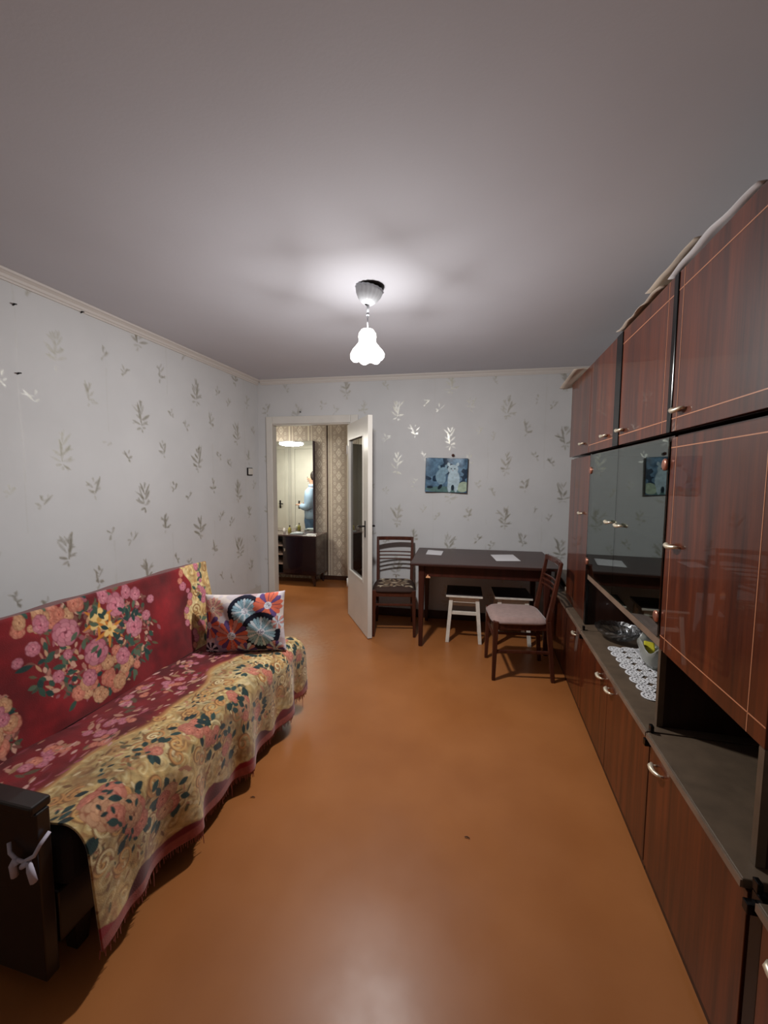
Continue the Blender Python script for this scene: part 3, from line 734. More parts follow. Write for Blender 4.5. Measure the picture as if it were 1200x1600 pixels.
# ------------------------------------------------------------------ dining table
RZ = math.radians(3.1)
tb = thing('dining_table', 'dark brown varnished dining table with tapered legs against the back wall', 'table', (0.0, 3.795, 0), RZ)
TZ = .742; hw, hd = .605, .395
b = MB(); b.box(-hw, hw, -hd, hd, TZ-.024, TZ); b.build('tabletop', M['dark_table'], tb, bevel=.006)
b = MB()
for s in (-1, 1):
    b.box(-hw+.10, hw-.10, s*(hd-.075)-.010, s*(hd-.075)+.010, TZ-.125, TZ-.024); b.box(s*(hw-.095)-.010, s*(hw-.095)+.010, -hd+.075, hd-.075, TZ-.125, TZ-.024)
b.build('apron', M['dark_legs'], tb, bevel=.002)
for sx in (-1, 1):
    for sy in (-1, 1):
        b = MB(); b.taper((sx*(hw-.09), sy*(hd-.07), 0), .017, (sx*(hw-.095), sy*(hd-.075), TZ-.024), .028); b.build('leg', M['dark_legs'], tb, bevel=.008, seg=3)
b = MB(); b.add([(-.455, -.31, .595), (-.415, -.31, .595), (-.42, -.31, .608), (-.432, -.31, .612), (-.436, -.31, .626), (-.446, -.31, .612), (-.452, -.31, .606)]+[(-.455, -.306, .595), (-.415, -.306, .595), (-.42, -.306, .608), (-.432, -.306, .612), (-.436, -.306, .626), (-.446, -.306, .612), (-.452, -.306, .606)], [(0, 1, 2, 3, 4, 5, 6), (13, 12, 11, 10, 9, 8, 7)]+[(i, i+7, (i+1) % 7+7, (i+1) % 7) for i in range(7)])
ch = b.build('bare_wood_chip', mat('bare_wood', rgb(226, 168, 122), .6), tb); tag(ch, 'pale chipped patch of bare wood'); ch.location = (-.02, -.024, .01)
def paper(name, label, pts, z):
    b = MB(); b.add([(p[0], p[1], z) for p in pts]+[(p[0], p[1], z+.0012) for p in pts], [(3, 2, 1, 0), (4, 5, 6, 7), (0, 1, 5, 4), (1, 2, 6, 5), (2, 3, 7, 6), (3, 0, 4, 7)])
    return tag(b.build(name, M['paper'], None), label, 'paper', 'papers on the dining table')
paper('paper_sheet', 'small white paper near the left end of the dining table', [(-.505, 3.79), (-.36, 3.775), (-.36, 4.0), (-.515, 4.03)], TZ+.0008)
paper('paper_sheet', 'larger greyish paper near the right end of the dining table', [(.13, 3.63), (.335, 3.68), (.29, 3.98), (.085, 3.92)], TZ+.0008)

# ------------------------------------------------------------------ chairs
def chair(loc, rz, label, printed):
    t = thing('dining_chair', label, 'chair', (*loc, 0), rz, 'wooden dining chairs')
    wf, wr, dp, sz = .20, .185, .20, .445
    W = M['chair_wood']
    for s in (-1, 1):
        b = MB(); b.taper((s*(wf-.012), -dp+.012, 0), .012, (s*(wf-.020), -dp+.022, sz-.01), .019); b.build('front_leg', W, t, bevel=.004)
        b = MB(); b.taper((s*(wr-.005), dp+.03, 0), (.012, .014), (s*(wr-.018), dp-.012, sz), (.015, .018)); b.taper((s*(wr-.018), dp-.012, sz), (.015, .018), (s*(wr-.012), dp+.06, .865), (.012, .011)); b.build('back_leg', W, t, bevel=.004)
        b = MB(); b.bar((s*(wf-.020), -dp+.03, sz-.045), (s*(wr-.018), dp-.02, sz-.045), .010, .026); b.build('side_rail', W, t, bevel=.003)
        b = MB(); b.bar((s*(wf-.016), -dp+.02, .215), (s*(wr-.010), dp+.004, .215), .008, .011); b.build('stretcher', W, t, bevel=.003)
    b = MB(); b.bar((-wf+.02, -dp+.022, sz-.045), (wf-.02, -dp+.022, sz-.045), .010, .026); b.build('front_rail', W, t, bevel=.003)
    b = MB(); b.bar((-wr+.02, dp-.012, sz-.045), (wr-.02, dp-.012, sz-.045), .010, .026); b.build('rear_rail', W, t, bevel=.003)
    b = MB(); b.bar((-wf+.016, -dp+.02, .30), (wf-.016, -dp+.02, .30), .008, .010); b.build('stretcher', W, t, bevel=.003)
    def yz(z): return dp-.012+.072*(z-sz)/.42
    def slat(nm, z, hh, th=.008, curve=.022):
        b = MB(); n = 8; vs = []; fs = []
        for k in range(n+1):
            x = -wr+.018+(2*wr-.036)*k/n; c = curve*(1-(2*k/n-1)**2)
            for (dy, dz) in ((-th, -hh), (th, -hh), (th, hh), (-th, hh)): vs.append((x, yz(z)+c+dy, z+dz))
        for k in range(n):
            for j in range(4): fs.append((k*4+j, k*4+(j+1) % 4, (k+1)*4+(j+1) % 4, (k+1)*4+j))
        fs += [(0, 1, 2, 3), tuple(n*4+j for j in (3, 2, 1, 0))]
        b.add(vs, fs); b.build(nm, W, t, bevel=.002)
    slat('top_rail', .848, .018, .011)
    for z in (.715, .680, .645): slat('back_slat', z, .006, .006)
    # upholstered seat: rounded trapezoid cushion
    n = 40; us = np.linspace(-1, 1, n); U, V = np.meshgrid(us, us)
    ex = 6.0; rr = (np.abs(U)**ex+np.abs(V)**ex)**(1/ex); sc = np.maximum(np.abs(U), np.abs(V))/np.maximum(rr, 1e-6)
    X_ = U*sc; Y_ = V*sc
    wid = np.where(Y_ < 0, wf, wf)*(1-.06*(Y_+1)/2)+.004
    edge = np.clip((1-np.maximum(np.abs(U), np.abs(V)))/.22, 0, 1); Zs = sz-.018+.034*np.sin(edge*math.pi/2)
    P = np.stack([X_*wid, Y_*(dp+.004)-.004, Zs], -1)
    if printed:
        cv = Cv(X_*0+U*.2, V*.2, rgb(58, 42, 36)); rd = random.Random(5)
        for k in range(9):
            a = k*2*math.pi/9
            cv.leaf(math.cos(a)*.05, math.sin(a)*.05, a+.5, .045, .014, rgb(150, 128, 104)); cv.leaf(math.cos(a)*.10, math.sin(a)*.10, a-.7, .03, .01, rgb(180, 166, 142))
        cv.ell(0, 0, 0, .055, .045, rgb(112, 92, 76)); cv.ell(0, 0, 0, .03, .024, rgb(176, 160, 138))
        for sx in (-1, 1):
            for sy in (-1, 1):
                cv.ell(sx*.13, sy*.13, .5, .03, .02, rgb(170, 152, 128)); cv.leaf(sx*.15, sy*.10, sy*1.2, .035, .01, rgb(196, 184, 160)); cv.leaf(sx*.10, sy*.15, .3, .035, .01, rgb(140, 118, 98))
        s = grid_mesh('seat', P, M['seat_print'], colors=cv.img, parent=t)
    else: s = grid_mesh('seat', P, M['seat_plain'], parent=t)
    md = s.modifiers.new('thick', 'SOLIDIFY'); md.thickness = .03; md.offset = -1
    return t
chair((-.80, 3.765), math.radians(11), 'dark wooden chair with a patterned tapestry seat between the door and the table', True)
chair((.268, 3.175), math.radians(-82.5), 'dark wooden chair with a plain pinkish seat standing sideways in front of the table', False)

# ------------------------------------------------------------------ stools
def stool(loc, rz, label):
    t = thing('stool', label, 'stool', (*loc, 0), rz, 'white painted stools under the table')
    hx, hy, z = .158, .168, .432
    b = MB(); b.box(-hx, hx, -hy, hy, z-.020, z-.002); b.build('seat_board', M['stool_paint'], t, bevel=.002)
    b = MB(); b.box(-hx+.001, hx-.001, -hy+.001, hy-.001, z-.002, z+.002); b.build('seat_cover', M['stool_top'], t, bevel=.001)
    for sx in (-1, 1):
        for sy in (-1, 1):
            b = MB(); b.taper((sx*.143, sy*.148, 0), .015, (sx*.112, sy*.122, z-.02), .017); b.build('leg', M['stool_paint'], t, bevel=.002)
    for s in (-1, 1):
        b = MB(); b.bar((-.108, s*.122, z-.05), (.108, s*.122, z-.05), .009, .024); b.build('apron', M['stool_paint'], t, bevel=.002)
        b = MB(); b.bar((s*.112, -.118, z-.05), (s*.112, .118, z-.05), .009, .024); b.build('apron', M['stool_paint'], t, bevel=.002)
        b = MB(); b.bar((-.122, s*.131, .265), (.122, s*.131, .265), .009, .015); b.build('stretcher', M['stool_paint'], t, bevel=.002)
        b = MB(); b.bar((s*.122, -.128, .245), (s*.122, .128, .245), .009, .015); b.build('stretcher', M['stool_paint'], t, bevel=.002)
stool((-.143, 3.745), math.radians(3), 'white painted stool with a dark top, fully in view under the table')
stool((.27, 3.79), math.radians(5), 'white painted stool with a dark top, half hidden behind the pink-seated chair')

# ------------------------------------------------------------------ picture, switch, nails
t = thing('wall_picture', 'small blue print of two white kittens hanging on the sprig wallpaper', 'picture', (-.365, yb(-.365)-.004, 1.313), BROT)
W_, H_ = .418, .345
us = np.linspace(-W_/2, W_/2, 150); vs_ = np.linspace(0, H_, 124); U, V = np.meshgrid(us, vs_)
cv = Cv(U, V, rgb(52, 84, 112)); nz = vnoise(U, V, 22, 11); nz2 = vnoise(U, V, 9, 12)
cv.img = np.array(rgb(38, 62, 88))*(1-nz[..., None])+np.array(rgb(120, 158, 186))*nz[..., None]
cv.img[nz2 < .38] = np.array(rgb(34, 56, 78))
pale, grey, dk, gr = rgb(176, 198, 208), rgb(132, 164, 182), rgb(26, 42, 54), rgb(168, 186, 164)
cv.ell(0, .03, 0, .21, .03, rgb(92, 124, 122)); cv.ell(.17, .06, .5, .06, .05, gr)
cv.ell(-.055, .15, .2, .05, .07, grey); cv.ell(-.03, .215, .15, .05, .038, grey); cv.leaf(-.065, .235, 2.0, .02, .013, grey); cv.leaf(-.01, .245, 1.3, .02, .013, grey)
cv.ell(-.06, .055, .9, .03, .016, dk); cv.ell(-.16, .05, 0, .03, .014, dk)
cv.ell(.075, .13, 1.57, .10, .06, pale); cv.ell(.065, .235, 0, .052, .044, pale); cv.leaf(.028, .262, 1.95, .022, .015, pale); cv.leaf(.10, .262, 1.2, .022, .015, pale)
cv.ell(.035, .06, 1.57, .06, .02, pale); cv.ell(.10, .06, 1.57, .055, .02, pale); cv.ell(.068, .05, 1.57, .03, .016, dk)
cv.ell(.048, .24, 0, .007, .006, dk); cv.ell(.082, .24, 0, .007, .006, dk); cv.ell(.064, .222, 0, .005, .004, rgb(150, 120, 130))
cv.img *= (.72+.56*vnoise(U, V, 60, 15, 3))[..., None]
cv.img[(np.abs(U) > W_/2-.004) | (V < .004) | (V > H_-.004)] = rgb(58, 74, 84)
P = np.stack([U, -.014+.010*np.cos(U/W_*math.pi*2.2)-.004, V], -1)
o = grid_mesh('print', P, M['print'], colors=cv.img, parent=t); md = o.modifiers.new('thick', 'SOLIDIFY'); md.thickness = .003; md.offset = 1
t.rotation_euler = (0, math.radians(1.3), BROT)
b = MB(); b.lathe([(.001, -.022), (.012, -.018), (.015, -.008), (.008, 0)], 14); b.v = [(p[0], p[2], p[1]) for p in b.v]
o = b.build('picture_nail', mat('brown_knob', rgb(74, 40, 30), .4), None); o.location = (-.297, yb(-.297)-.022-.001, 1.682-.012); tag(o, 'brown nail knob above the blue kitten print', 'nail')
sw = thing('light_switch', 'white light switch with a dark surround on the left wall near the door', 'switch', (XL, 3.89, 1.475))
b = MB(); b.box(0, .012, -.048, .048, 0, .082); b.build('surround', M['dark_metal'], sw, bevel=.004)
b = MB(); b.box(.006, .020, -.036, .045, .010, .075); b.build('rocker', M['white_paint'], sw, bevel=.004)
for (y, z, lb) in ((1.697, 2.34, 'rusty nail high on the left wall, the upper of two'), (1.697, 1.99, 'rusty nail on the left wall, the lower of two'), (2.075, 2.445, 'rusty nail just below the left cornice')):
    b = MB(); b.tube([(XL, y, z), (XL+.016, y, z+.004)], .0035, 8); b.tube([(XL+.016, y-.008, z+.003), (XL+.016, y+.008, z+.006)], .0035, 8); tag(b.build('nail', M['dark_metal'], None), lb, 'nail', 'nails in the left wall')
b = MB(); b.tube([(-1.906, yb(-1.906), 2.151), (-1.906, yb(-1.906)-.02, 2.153)], .005, 8); tag(b.build('nail', M['dark_metal'], None), 'dark nail head in the wall above the door frame', 'nail')

# ------------------------------------------------------------------ sofa
SY0, SY1 = .835, 2.27
sofa = thing('sofa', 'low dark-framed sofa with a wooden armrest, draped in red floral throws', 'sofa', (-1.5, 1.55, 0))
def sp(mb, name, m, bevel=.006, seg=2): return mb.build(name, m, sofa, world=True, bevel=bevel, seg=seg)
b = MB(); b.box(-1.80, -1.16, SY0, SY1-.02, .10, .26); sp(b, 'frame', M['sofa_dark'])
b = MB(); b.box(-1.66, -1.125, SY0+.005, SY1, .262, .44); sp(b, 'seat_cushion', M['sofa_red'], .035, 4)
# reclined back cushion
BT = Vector((-.125, 0, .445)); 
def backpt(s, y, off): # s 0 bottom..1 top, off = thickness towards the wall
    return (-1.605+BT.x*s-off*.963, y, .455+BT.z*s-off*.27)
b = MB(); b.hexa([backpt(-.1, SY0+.02, .006), backpt(-.1, SY0+.02, .15), backpt(-.1, SY1-.10, .15), backpt(-.1, SY1-.10, .006), backpt(1, SY0+.02, .006), backpt(1, SY0+.02, .13), backpt(1, SY1-.06, .13), backpt(1, SY1-.06, .006)])
b.f = [tuple(reversed(f)) for f in b.f]
sp(b, 'back_cushion', M['sofa_red'], .03, 4)
for (x, y) in ((-1.2, SY0+.08), (-1.2, SY1-.10), (-1.75, SY0+.08), (-1.75, SY1-.10)):
    b = MB(); b.taper((x, y, 0), .02, (x, y, .10), .028); sp(b, 'leg', M['sofa_dark'], .003)
b = MB(); b.box(-1.86, -1.138, .765, .820, .552, .578); sp(b, 'armrest', M['sofa_dark'], .006)
b = MB(); b.box(-1.84, -1.135, .775, .812, .06, .552); sp(b, 'side_panel', M['sofa_dark'], .004)

def gold_tex(U, V, seed):
    n1 = vnoise(U, V, 11, seed); n2 = vnoise(U, V, 11, seed+1); n3 = vnoise(U, V, 75, seed+2, 2); n4 = vnoise(U, V, 26, seed+3, 2)
    u2 = U+.075*(n1-.5); v2 = V+.075*(n2-.5)
    cs = .072; ci = np.floor(u2/cs); cj = np.floor(v2/cs+.5*(ci % 2)); cu = (u2/cs-ci-.5); cw = (v2/cs+.5*(ci % 2)-cj-.5)
    rr = np.hypot(cu, cw); th = np.arctan2(cw, cu)*np.where((ci+cj) % 2 == 0, 1, -1)
    sp_ = np.sin(th+rr*15+ci*1.7+cj*2.3)*np.clip(1.5-rr*1.6, 0, 1)
    base = np.array(rgb(188, 158, 102)); dark = np.array(rgb(136, 94, 50)); hi = np.array(rgb(220, 202, 152))
    k = np.clip((sp_-.55)*3, 0, 1)[..., None]; k2 = np.clip((-sp_-.6)*3, 0, 1)[..., None]
    img = base+(hi-base)*k*.55; img = img+(dark-img)*k2*.55
    q = np.clip((n4-.58)*6, 0, 1)[..., None]; img = img+(np.array(rgb(150, 96, 56))-img)*q*.55
    q = np.clip((.40-n4)*6, 0, 1)[..., None]; img = img+(np.array(rgb(212, 196, 150))-img)*q*.5
    t = np.clip((n1-.35)*2.5, 0, 1)[..., None]; img = img*(.75+.38*t)
    return img*(.68+.64*n3)[..., None]
def red_tex(U, V, seed):
    n = vnoise(U, V, 7, seed); n3 = vnoise(U, V, 45, seed+2, 2); k = np.clip((n-.3)*2.2, 0, 1)[..., None]
    return (np.array(rgb(82, 6, 12))*(1-k)+np.array(rgb(138, 20, 28))*k)*(.85+.3*n3)[..., None]
PINK = (rgb(132, 50, 68), rgb(190, 108, 124), rgb(216, 156, 162)); SALM = (rgb(150, 66, 52), rgb(200, 118, 96), rgb(222, 160, 132)); BEIG = (rgb(146, 86, 58), rgb(198, 144, 106), rgb(222, 184, 142))
GRN = (rgb(22, 54, 50), rgb(44, 74, 60), rgb(80, 96, 74)); DGR = (rgb(14, 40, 40), rgb(20, 52, 48), rgb(34, 64, 60))
def cluster(cv, cu, cv_, su, sv, n, pal, leaves, rd, r0=.016, r1=.038, lpal=GRN):
    for k in range(leaves):
        a = rd.random()*6.28; q = .55+.6*rd.random(); cv.leaf(cu+math.cos(a)*su*q, cv_+math.sin(a)*sv*q, rd.random()*6.28, .014+.018*rd.random(), .007+.006*rd.random(), rd.choice(lpal))
    for k in range(n):
        a = rd.random()*6.28; q = math.sqrt(rd.random()); cv.rose(cu+math.cos(a)*su*q, cv_+math.sin(a)*sv*q, r0+(r1-r0)*rd.random(), rd.choice(pal), rd)
L_ = SY1-SY0
# --- throw over the backrest : u along the sofa, v from the seat to the top and over it
us = np.linspace(0, L_-.03, 470); vv = np.linspace(0, .60, 200); U, V = np.meshgrid(us, vv)
cv = Cv(U, V, (0, 0, 0)); cv.img = red_tex(U, V, 21); g = gold_tex(U, V, 31); rd = random.Random(11)
edge = L_-.26+.035*np.sin(V*22)+.03*vnoise(U, V, 8, 5)-.05*np.clip(.1-V, 0, 1)*5
a = np.clip((U-edge)/.008, 0, 1)[..., None]; cv.img = cv.img*(1-a)+g*a
for k in range(16): cv.rose(L_-.26+.03*math.sin(k)+.02*rd.random(), .03+.52*k/15, .012+.014*rd.random(), rd.choice((PINK, SALM, BEIG)), rd)
cluster(cv, L_-.13, .36, .04, .12, 9, (PINK,), 16, rd, .012, .026); cluster(cv, L_-.14, .12, .05, .05, 7, (SALM, PINK), 9, rd, .012, .024)
# large bouquet
MIXC = (rgb(150, 84, 92), rgb(168, 110, 96), rgb(186, 142, 108), rgb(92, 84, 58), rgb(60, 72, 56), rgb(118, 70, 60), rgb(196, 150, 130))
for k in range(420):
    a_ = rd.random()*6.28; q = math.sqrt(rd.random()); cu = .60+math.cos(a_)*q*.29+(.05 if rd.random() < .5 else 0); c2 = .265+math.sin(a_)*q*.21
    cv.leaf(cu, c2, rd.random()*6.28, .010+.014*rd.random(), .004+.006*rd.random(), rd.choice(MIXC))
for k in range(160):
    cv.leaf(.02+.2*rd.random(), .02+.24*rd.random()*rd.random()+.02, rd.random()*6.28, .010+.014*rd.random(), .004+.006*rd.random(), rd.choice(MIXC))
cluster(cv, .60, .27, .26, .20, 0, (PINK,), 70, rd)
cluster(cv, .62, .12, .17, .09, 26, (SALM, BEIG), 22, rd, .016, .036)
cluster(cv, .42, .44, .17, .035, 20, (BEIG, SALM), 8, rd, .014, .03)
for k in range(10):
    cu, c2 = L_-.22+.19*rd.random(), .03+.42*rd.random(); cv.curl(cu, c2, .02+.014*rd.random(), rd.random()*6.28, 1.3, 1, rgb(140, 96, 52), .004)
for (cu, c2, r) in ((.72, .40, .056), (.47, .36, .060), (.58, .23, .058), (.80, .27, .052), (.88, .30, .026), (.66, .45, .03), (.84, .42, .03), (.33, .34, .03), (.38, .42, .036), (.53, .14, .036), (.70, .16, .04), (.40, .20, .026), (.79, .44, .028), (.27, .31, .02), (.92, .37, .022), (.46, .27, .022)): cv.rose(cu, c2, r, PINK, rd)
for (cu, c2, r) in ((.62, .36, .05), (.66, .30, .036)):
    for k in range(6): cv.leaf(cu, c2, k*1.05+.3, .042, .007, rgb(196, 120, 40))
    cv.flower(cu, c2, r, rgb(226, 190, 120), rgb(190, 140, 60))
for k in range(18): cv.leaf(.5+.34*rd.random(), .20+.24*rd.random(), rd.random()*6.28, .022, .010, rd.choice(GRN))
cluster(cv, .10, .13, .12, .12, 26, (BEIG, SALM, PINK), 16, rd, .016, .036)
cv.img[V > .47] = (np.array(rgb(104, 26, 22))*(.8+.4*vnoise(U, V, 40, 3))[..., None])[V > .47]
fold = .008*np.sin(U*19+V*6)+.010*vnoise(U, V, 5, 77)
sag = .012*np.sin(U*3.1)
s_ = np.clip(V/.465, 0, 1)
X_ = -1.600+BT.x*s_; Z_ = .452+BT.z*s_
top = np.clip((V-.465)/.135, 0, 1)
ang_ = np.clip((V-.44)/.06, 0, 1)*math.pi/2
X_ = X_+.963*(.008+fold*.6)*(1-top)-top*.135; Z_ = Z_+.27*fold*.5+.012*np.sin(np.clip((V-.43)/.07, 0, 1)*math.pi)-top*.02+fold*.3+.004
Y_ = SY0+.01+U-.07*(1-s_)*(U/L_)
o = grid_mesh('sofa_throw', np.stack([X_, Y_, Z_], -1)[:, ::-1], M['throw'], colors=cv.img[:, ::-1])
md = o.modifiers.new('thick', 'SOLIDIFY'); md.thickness = .007; md.offset = -1
tag(o, 'red velvet throw with a pink rose bouquet covering the sofa backrest', 'throw', 'floral sofa throws')
# --- throw over the seat : u along the sofa, v from the backrest to the front hem
LS = SY1-SY0+.035; VT = .86
us = np.linspace(0, LS, 490); vv = np.linspace(0, VT, 290); U, V = np.meshgrid(us, vv)
cv = Cv(U, V, (0, 0, 0)); cv.img = red_tex(U, V, 41); g = gold_tex(U, V, 51); rd = random.Random(23)
bnd = .285+.055*np.sin(U*13.5+1.0)*np.sin(U*4.3+.6)+.05*vnoise(U, V, 7, 15)-.25*np.clip(U-(LS-.24), 0, 1)*2.0-.18*np.clip(.22-U, 0, 1)*3.2
a = np.clip((V-bnd)/.006, 0, 1)[..., None]; rim = np.exp(-((V-bnd)/.014)**2)[..., None]
cv.img = cv.img*(1-a)+g*a; cv.img = cv.img*(1-.6*rim)+np.array(rgb(206, 160, 96))*.6*rim
for (cu, c2, su, sv, n) in ((.18, .13, .10, .05, 9), (.40, .20, .12, .07, 14), (.62, .10, .09, .05, 8), (.80, .19, .11, .06, 14), (1.02, .09, .10, .045, 10), (1.12, .20, .08, .05, 9)):
    cluster(cv, cu, c2, su, sv, n, (PINK, PINK, SALM), n, rd, .010, .026, (rgb(150, 110, 80), rgb(178, 128, 108), rgb(90, 70, 50)))
for k in range(520):
    cu, c2 = rd.random()*LS, .30+.46*rd.random(); cv.leaf(cu, c2, rd.random()*6.28, .006+.016*rd.random(), .003+.005*rd.random(), rd.choice((rgb(150, 100, 60), rgb(206, 184, 140), rgb(178, 122, 90), rgb(120, 84, 50), rgb(96, 86, 56))))
for k in range(190):
    cu, c2 = rd.random()*(LS-.1), .02+.28*rd.random(); cv.leaf(cu, c2, rd.uniform(-.5, .5), .008+.018*rd.random(), .003+.005*rd.random(), rd.choice((rgb(150, 70, 84), rgb(176, 110, 104), rgb(120, 40, 50), rgb(160, 110, 86), rgb(196, 150, 140))))
for k in range(84):
    cu, c2 = rd.random()*LS, .33+.42*rd.random(); r = .018+.026*rd.random(); a0 = rd.random()*6.28; hd = rd.choice((-1, 1)); tn = 1.1+.6*rd.random()
    cv.curl(cu, c2, r, a0, tn, hd, rgb(128, 84, 44), .0045); cv.curl(cu+.003, c2+.003, r*.94, a0, tn, hd, rd.choice((rgb(222, 204, 154), rgb(206, 160, 96), rgb(196, 142, 84))), .0034)
for (cu, c2, r) in ((.10, .52, .085), (.17, .60, .07), (.34, .47, .036), (.50, .50, .05), (.55, .58, .05), (.78, .60, .05), (.74, .52, .035), (.98, .47, .05), (1.02, .55, .045), (1.20, .38, .045), (1.26, .55, .05), (1.34, .45, .05), (1.38, .60, .045), (.30, .66, .05), (.64, .68, .04), (.90, .66, .04)):
    for k in range(9):
        q = rd.random()*6.28; cv.leaf(cu+math.cos(q)*r*1.0, c2+math.sin(q)*r*1.0, q+rd.uniform(-.9, .9), .020, .011, rd.choice(DGR))
    cluster(cv, cu, c2, r*.6, r*.6, 7, (SALM, SALM, BEIG), 0, rd, r*.34, r*.66)
for k in range(26):
    cu, c2 = rd.random()*LS, .38+.3*rd.random(); q = rd.random()*6.28
    for j in range(3): cv.leaf(cu+.02*j*math.cos(q), c2+.02*j*math.sin(q), q+(-1)**j*.8, .012, .006, rd.choice(DGR))
hem = VT-.06+.03*np.sin(U*26)*np.sin(U*7+1)+.03*(vnoise(U, V, 14, 9)-.5)
a = np.clip((V-hem)/.005, 0, 1)[..., None]; cv.img = cv.img*(1-a)+red_tex(U, V, 61)*a
a = np.clip((V-(VT-.035))/.004, 0, 1)[..., None]; cv.img = cv.img*(1-a)+np.array(rgb(150, 70, 60))*(.7+.6*vnoise(U, V, 90, 8))[..., None]*a
# profile: flat over the seat, round front edge, hanging fall
SD = .475; RF = .075; arc = RF*math.pi/2
prof_x = np.where(V < SD, -1.615+V, np.where(V < SD+arc, -1.615+SD+RF*np.sin(np.clip((V-SD)/RF, 0, math.pi/2)), -1.615+SD+RF))
prof_z = np.where(V < SD, .455, np.where(V < SD+arc, .455-RF+RF*np.cos(np.clip((V-SD)/RF, 0, math.pi/2)), .455-RF-(V-SD-arc)))
hang = np.clip((V-SD-arc*.5)/(VT-SD-arc*.5), 0, 1)
X_ = prof_x + hang*(.020*np.sin(U*17+.6)+.014*np.sin(U*31+2)) + .012*hang
Z_ = prof_z + (1-hang)*(.006*np.sin(U*9+V*14)+.006*vnoise(U, V, 9, 66)-.010*np.sin(np.clip(V/SD, 0, 1)*math.pi))+hang*(.018*np.sin(U*4.1+1.2)+.03*(U/LS)-.03)
Z_ = np.maximum(Z_, .035)
Y_ = SY0+.012+U+hang*.02*np.sin(U*21)
far = np.clip((U-(LS-.05))/.05, 0, 1); Z_ = Z_-.05*far**2*(1-hang)
PS = np.stack([X_, Y_, Z_], -1)
o = grid_mesh('sofa_throw', PS, M['throw'], colors=cv.img)
md = o.modifiers.new('thick', 'SOLIDIFY'); md.thickness = .006; md.offset = -1
tag(o, 'red and gold floral throw with a pink fringe over the sofa seat and front', 'throw', 'floral sofa throws')
b = MB(); hemP = PS[-1]; rd = random.Random(4)
for k in range(0, 489, 2):
    p = hemP[k]; l = .018+.022*rd.random()+(.05 if rd.random() < .03 else 0); z1 = max(.004, p[2]-l)
    b.tube([(p[0]-.003, p[1], p[2]+.004), (p[0]-.003+rd.uniform(-.004, .004), p[1]+rd.uniform(-.004, .004), z1)], [.0022, .0012], 4, smooth=False)
fr = b.build('fringe', M['fringe'], o, world=True); fr['kind'] = 'stuff'

# pillow
pl_w, pl_h = .47, .345
us = np.linspace(-1, 1, 150); vs_ = np.linspace(-1, 1, 120); U, V = np.meshgrid(us, vs_)
def pillow_print(UU, VV, seed):
    cv = Cv(UU, VV, rgb(206, 196, 200)); n = vnoise(UU, VV, 9, seed)
    cv.img[n > .55] = rgb(196, 170, 172); cv.img[n > .66] = rgb(160, 150, 178); cv.img[n < .36] = rgb(226, 214, 206)
    def fan(cu, cv_, r, cols, n_, ring=None, ctr=rgb(230, 232, 240), rot=0):
        sl = cv.win(cu, cv_, r*1.35); x = cv.U[sl]-cu; y = cv.V[sl]-cv_; rr = np.hypot(x, y); th = (np.arctan2(y, x)+rot)/(2*math.pi)*n_
        if ring is not None: m_ = rr < r*1.3; w_ = cv.img[sl]; w_[m_] = ring
        w_ = cv.img[sl]; fr_ = th % 1; k = np.floor(th).astype(int) % len(cols)
        lim = r*(.86+.14*np.abs(np.sin(math.pi*fr_)))
        for i, c in enumerate(cols): w_[(rr < lim) & (k == i)] = c
        w_[(rr < lim) & ((fr_ < .09))] = rgb(54, 50, 84)
        w_[rr < r*.24] = ctr; w_[(rr < r*.2) & ((th*1.0 % 1) < .3)] = rgb(70, 60, 96)
    OR, PU, PK, BL, WH = rgb(222, 112, 86), rgb(104, 78, 132), rgb(214, 150, 140), rgb(150, 186, 200), rgb(214, 224, 230)
    fan(-.17, .09, .07, (PK, rgb(226, 190, 160)), 18, None, rgb(230, 206, 180))
    fan(.02, .075, .075, (BL, WH, BL), 24, rgb(26, 28, 44), rot=.3)
    fan(.15, .10, .085, (OR, PU, OR, OR), 16)
    fan(.11, -.045, .085, (BL, WH, BL), 26, rgb(26, 28, 44), rot=1)
    fan(-.20, .0, .08, (OR, PU, PK), 15); fan(-.055, -.06, .095, (OR, PU, OR, PK), 18)
    fan(-.19, -.14, .05, (rgb(30, 30, 50), WH), 14); fan(.02, -.16, .06, (PU, PK, WH), 14); fan(.18, -.15, .05, (PK, WH, PU), 14); fan(.21, .0, .04, (WH, PK), 12)
    return cv.img*(.78+.3*vnoise(UU, VV, 30, seed+5))[..., None]
UU, VV = U*pl_w/2, V*pl_h/2
sh = np.sqrt(np.clip((1-U**2)*(1-V**2), 0, 1))
thick = .085*sh**.75
pinch = 1-.07*(1-np.abs(U)**2)*np.abs(V)**3; pinch2 = 1-.07*(1-np.abs(V)**2)*np.abs(U)**3
wr = .005*np.sin(U*9+V*7)*sh
pil = thing('pillow', 'pillow with orange, purple and pale blue fan flowers standing on the sofa', 'pillow', (-1.312, 2.055, .452), math.radians(14))
pil.rotation_euler = (math.radians(-9), math.radians(-3), math.radians(14))
for s, nm in ((-1, 'front_panel'), (1, 'back_panel')):
    P = np.stack([UU*pinch2, s*(thick+wr), VV*pinch+pl_h/2-.012], -1)
    if s > 0: P = P[:, ::-1]
    img = pillow_print(UU, VV, 90+s); img = img[:, ::-1] if s > 0 else img
    grid_mesh(nm, P, M['pillow'], colors=img, parent=pil)
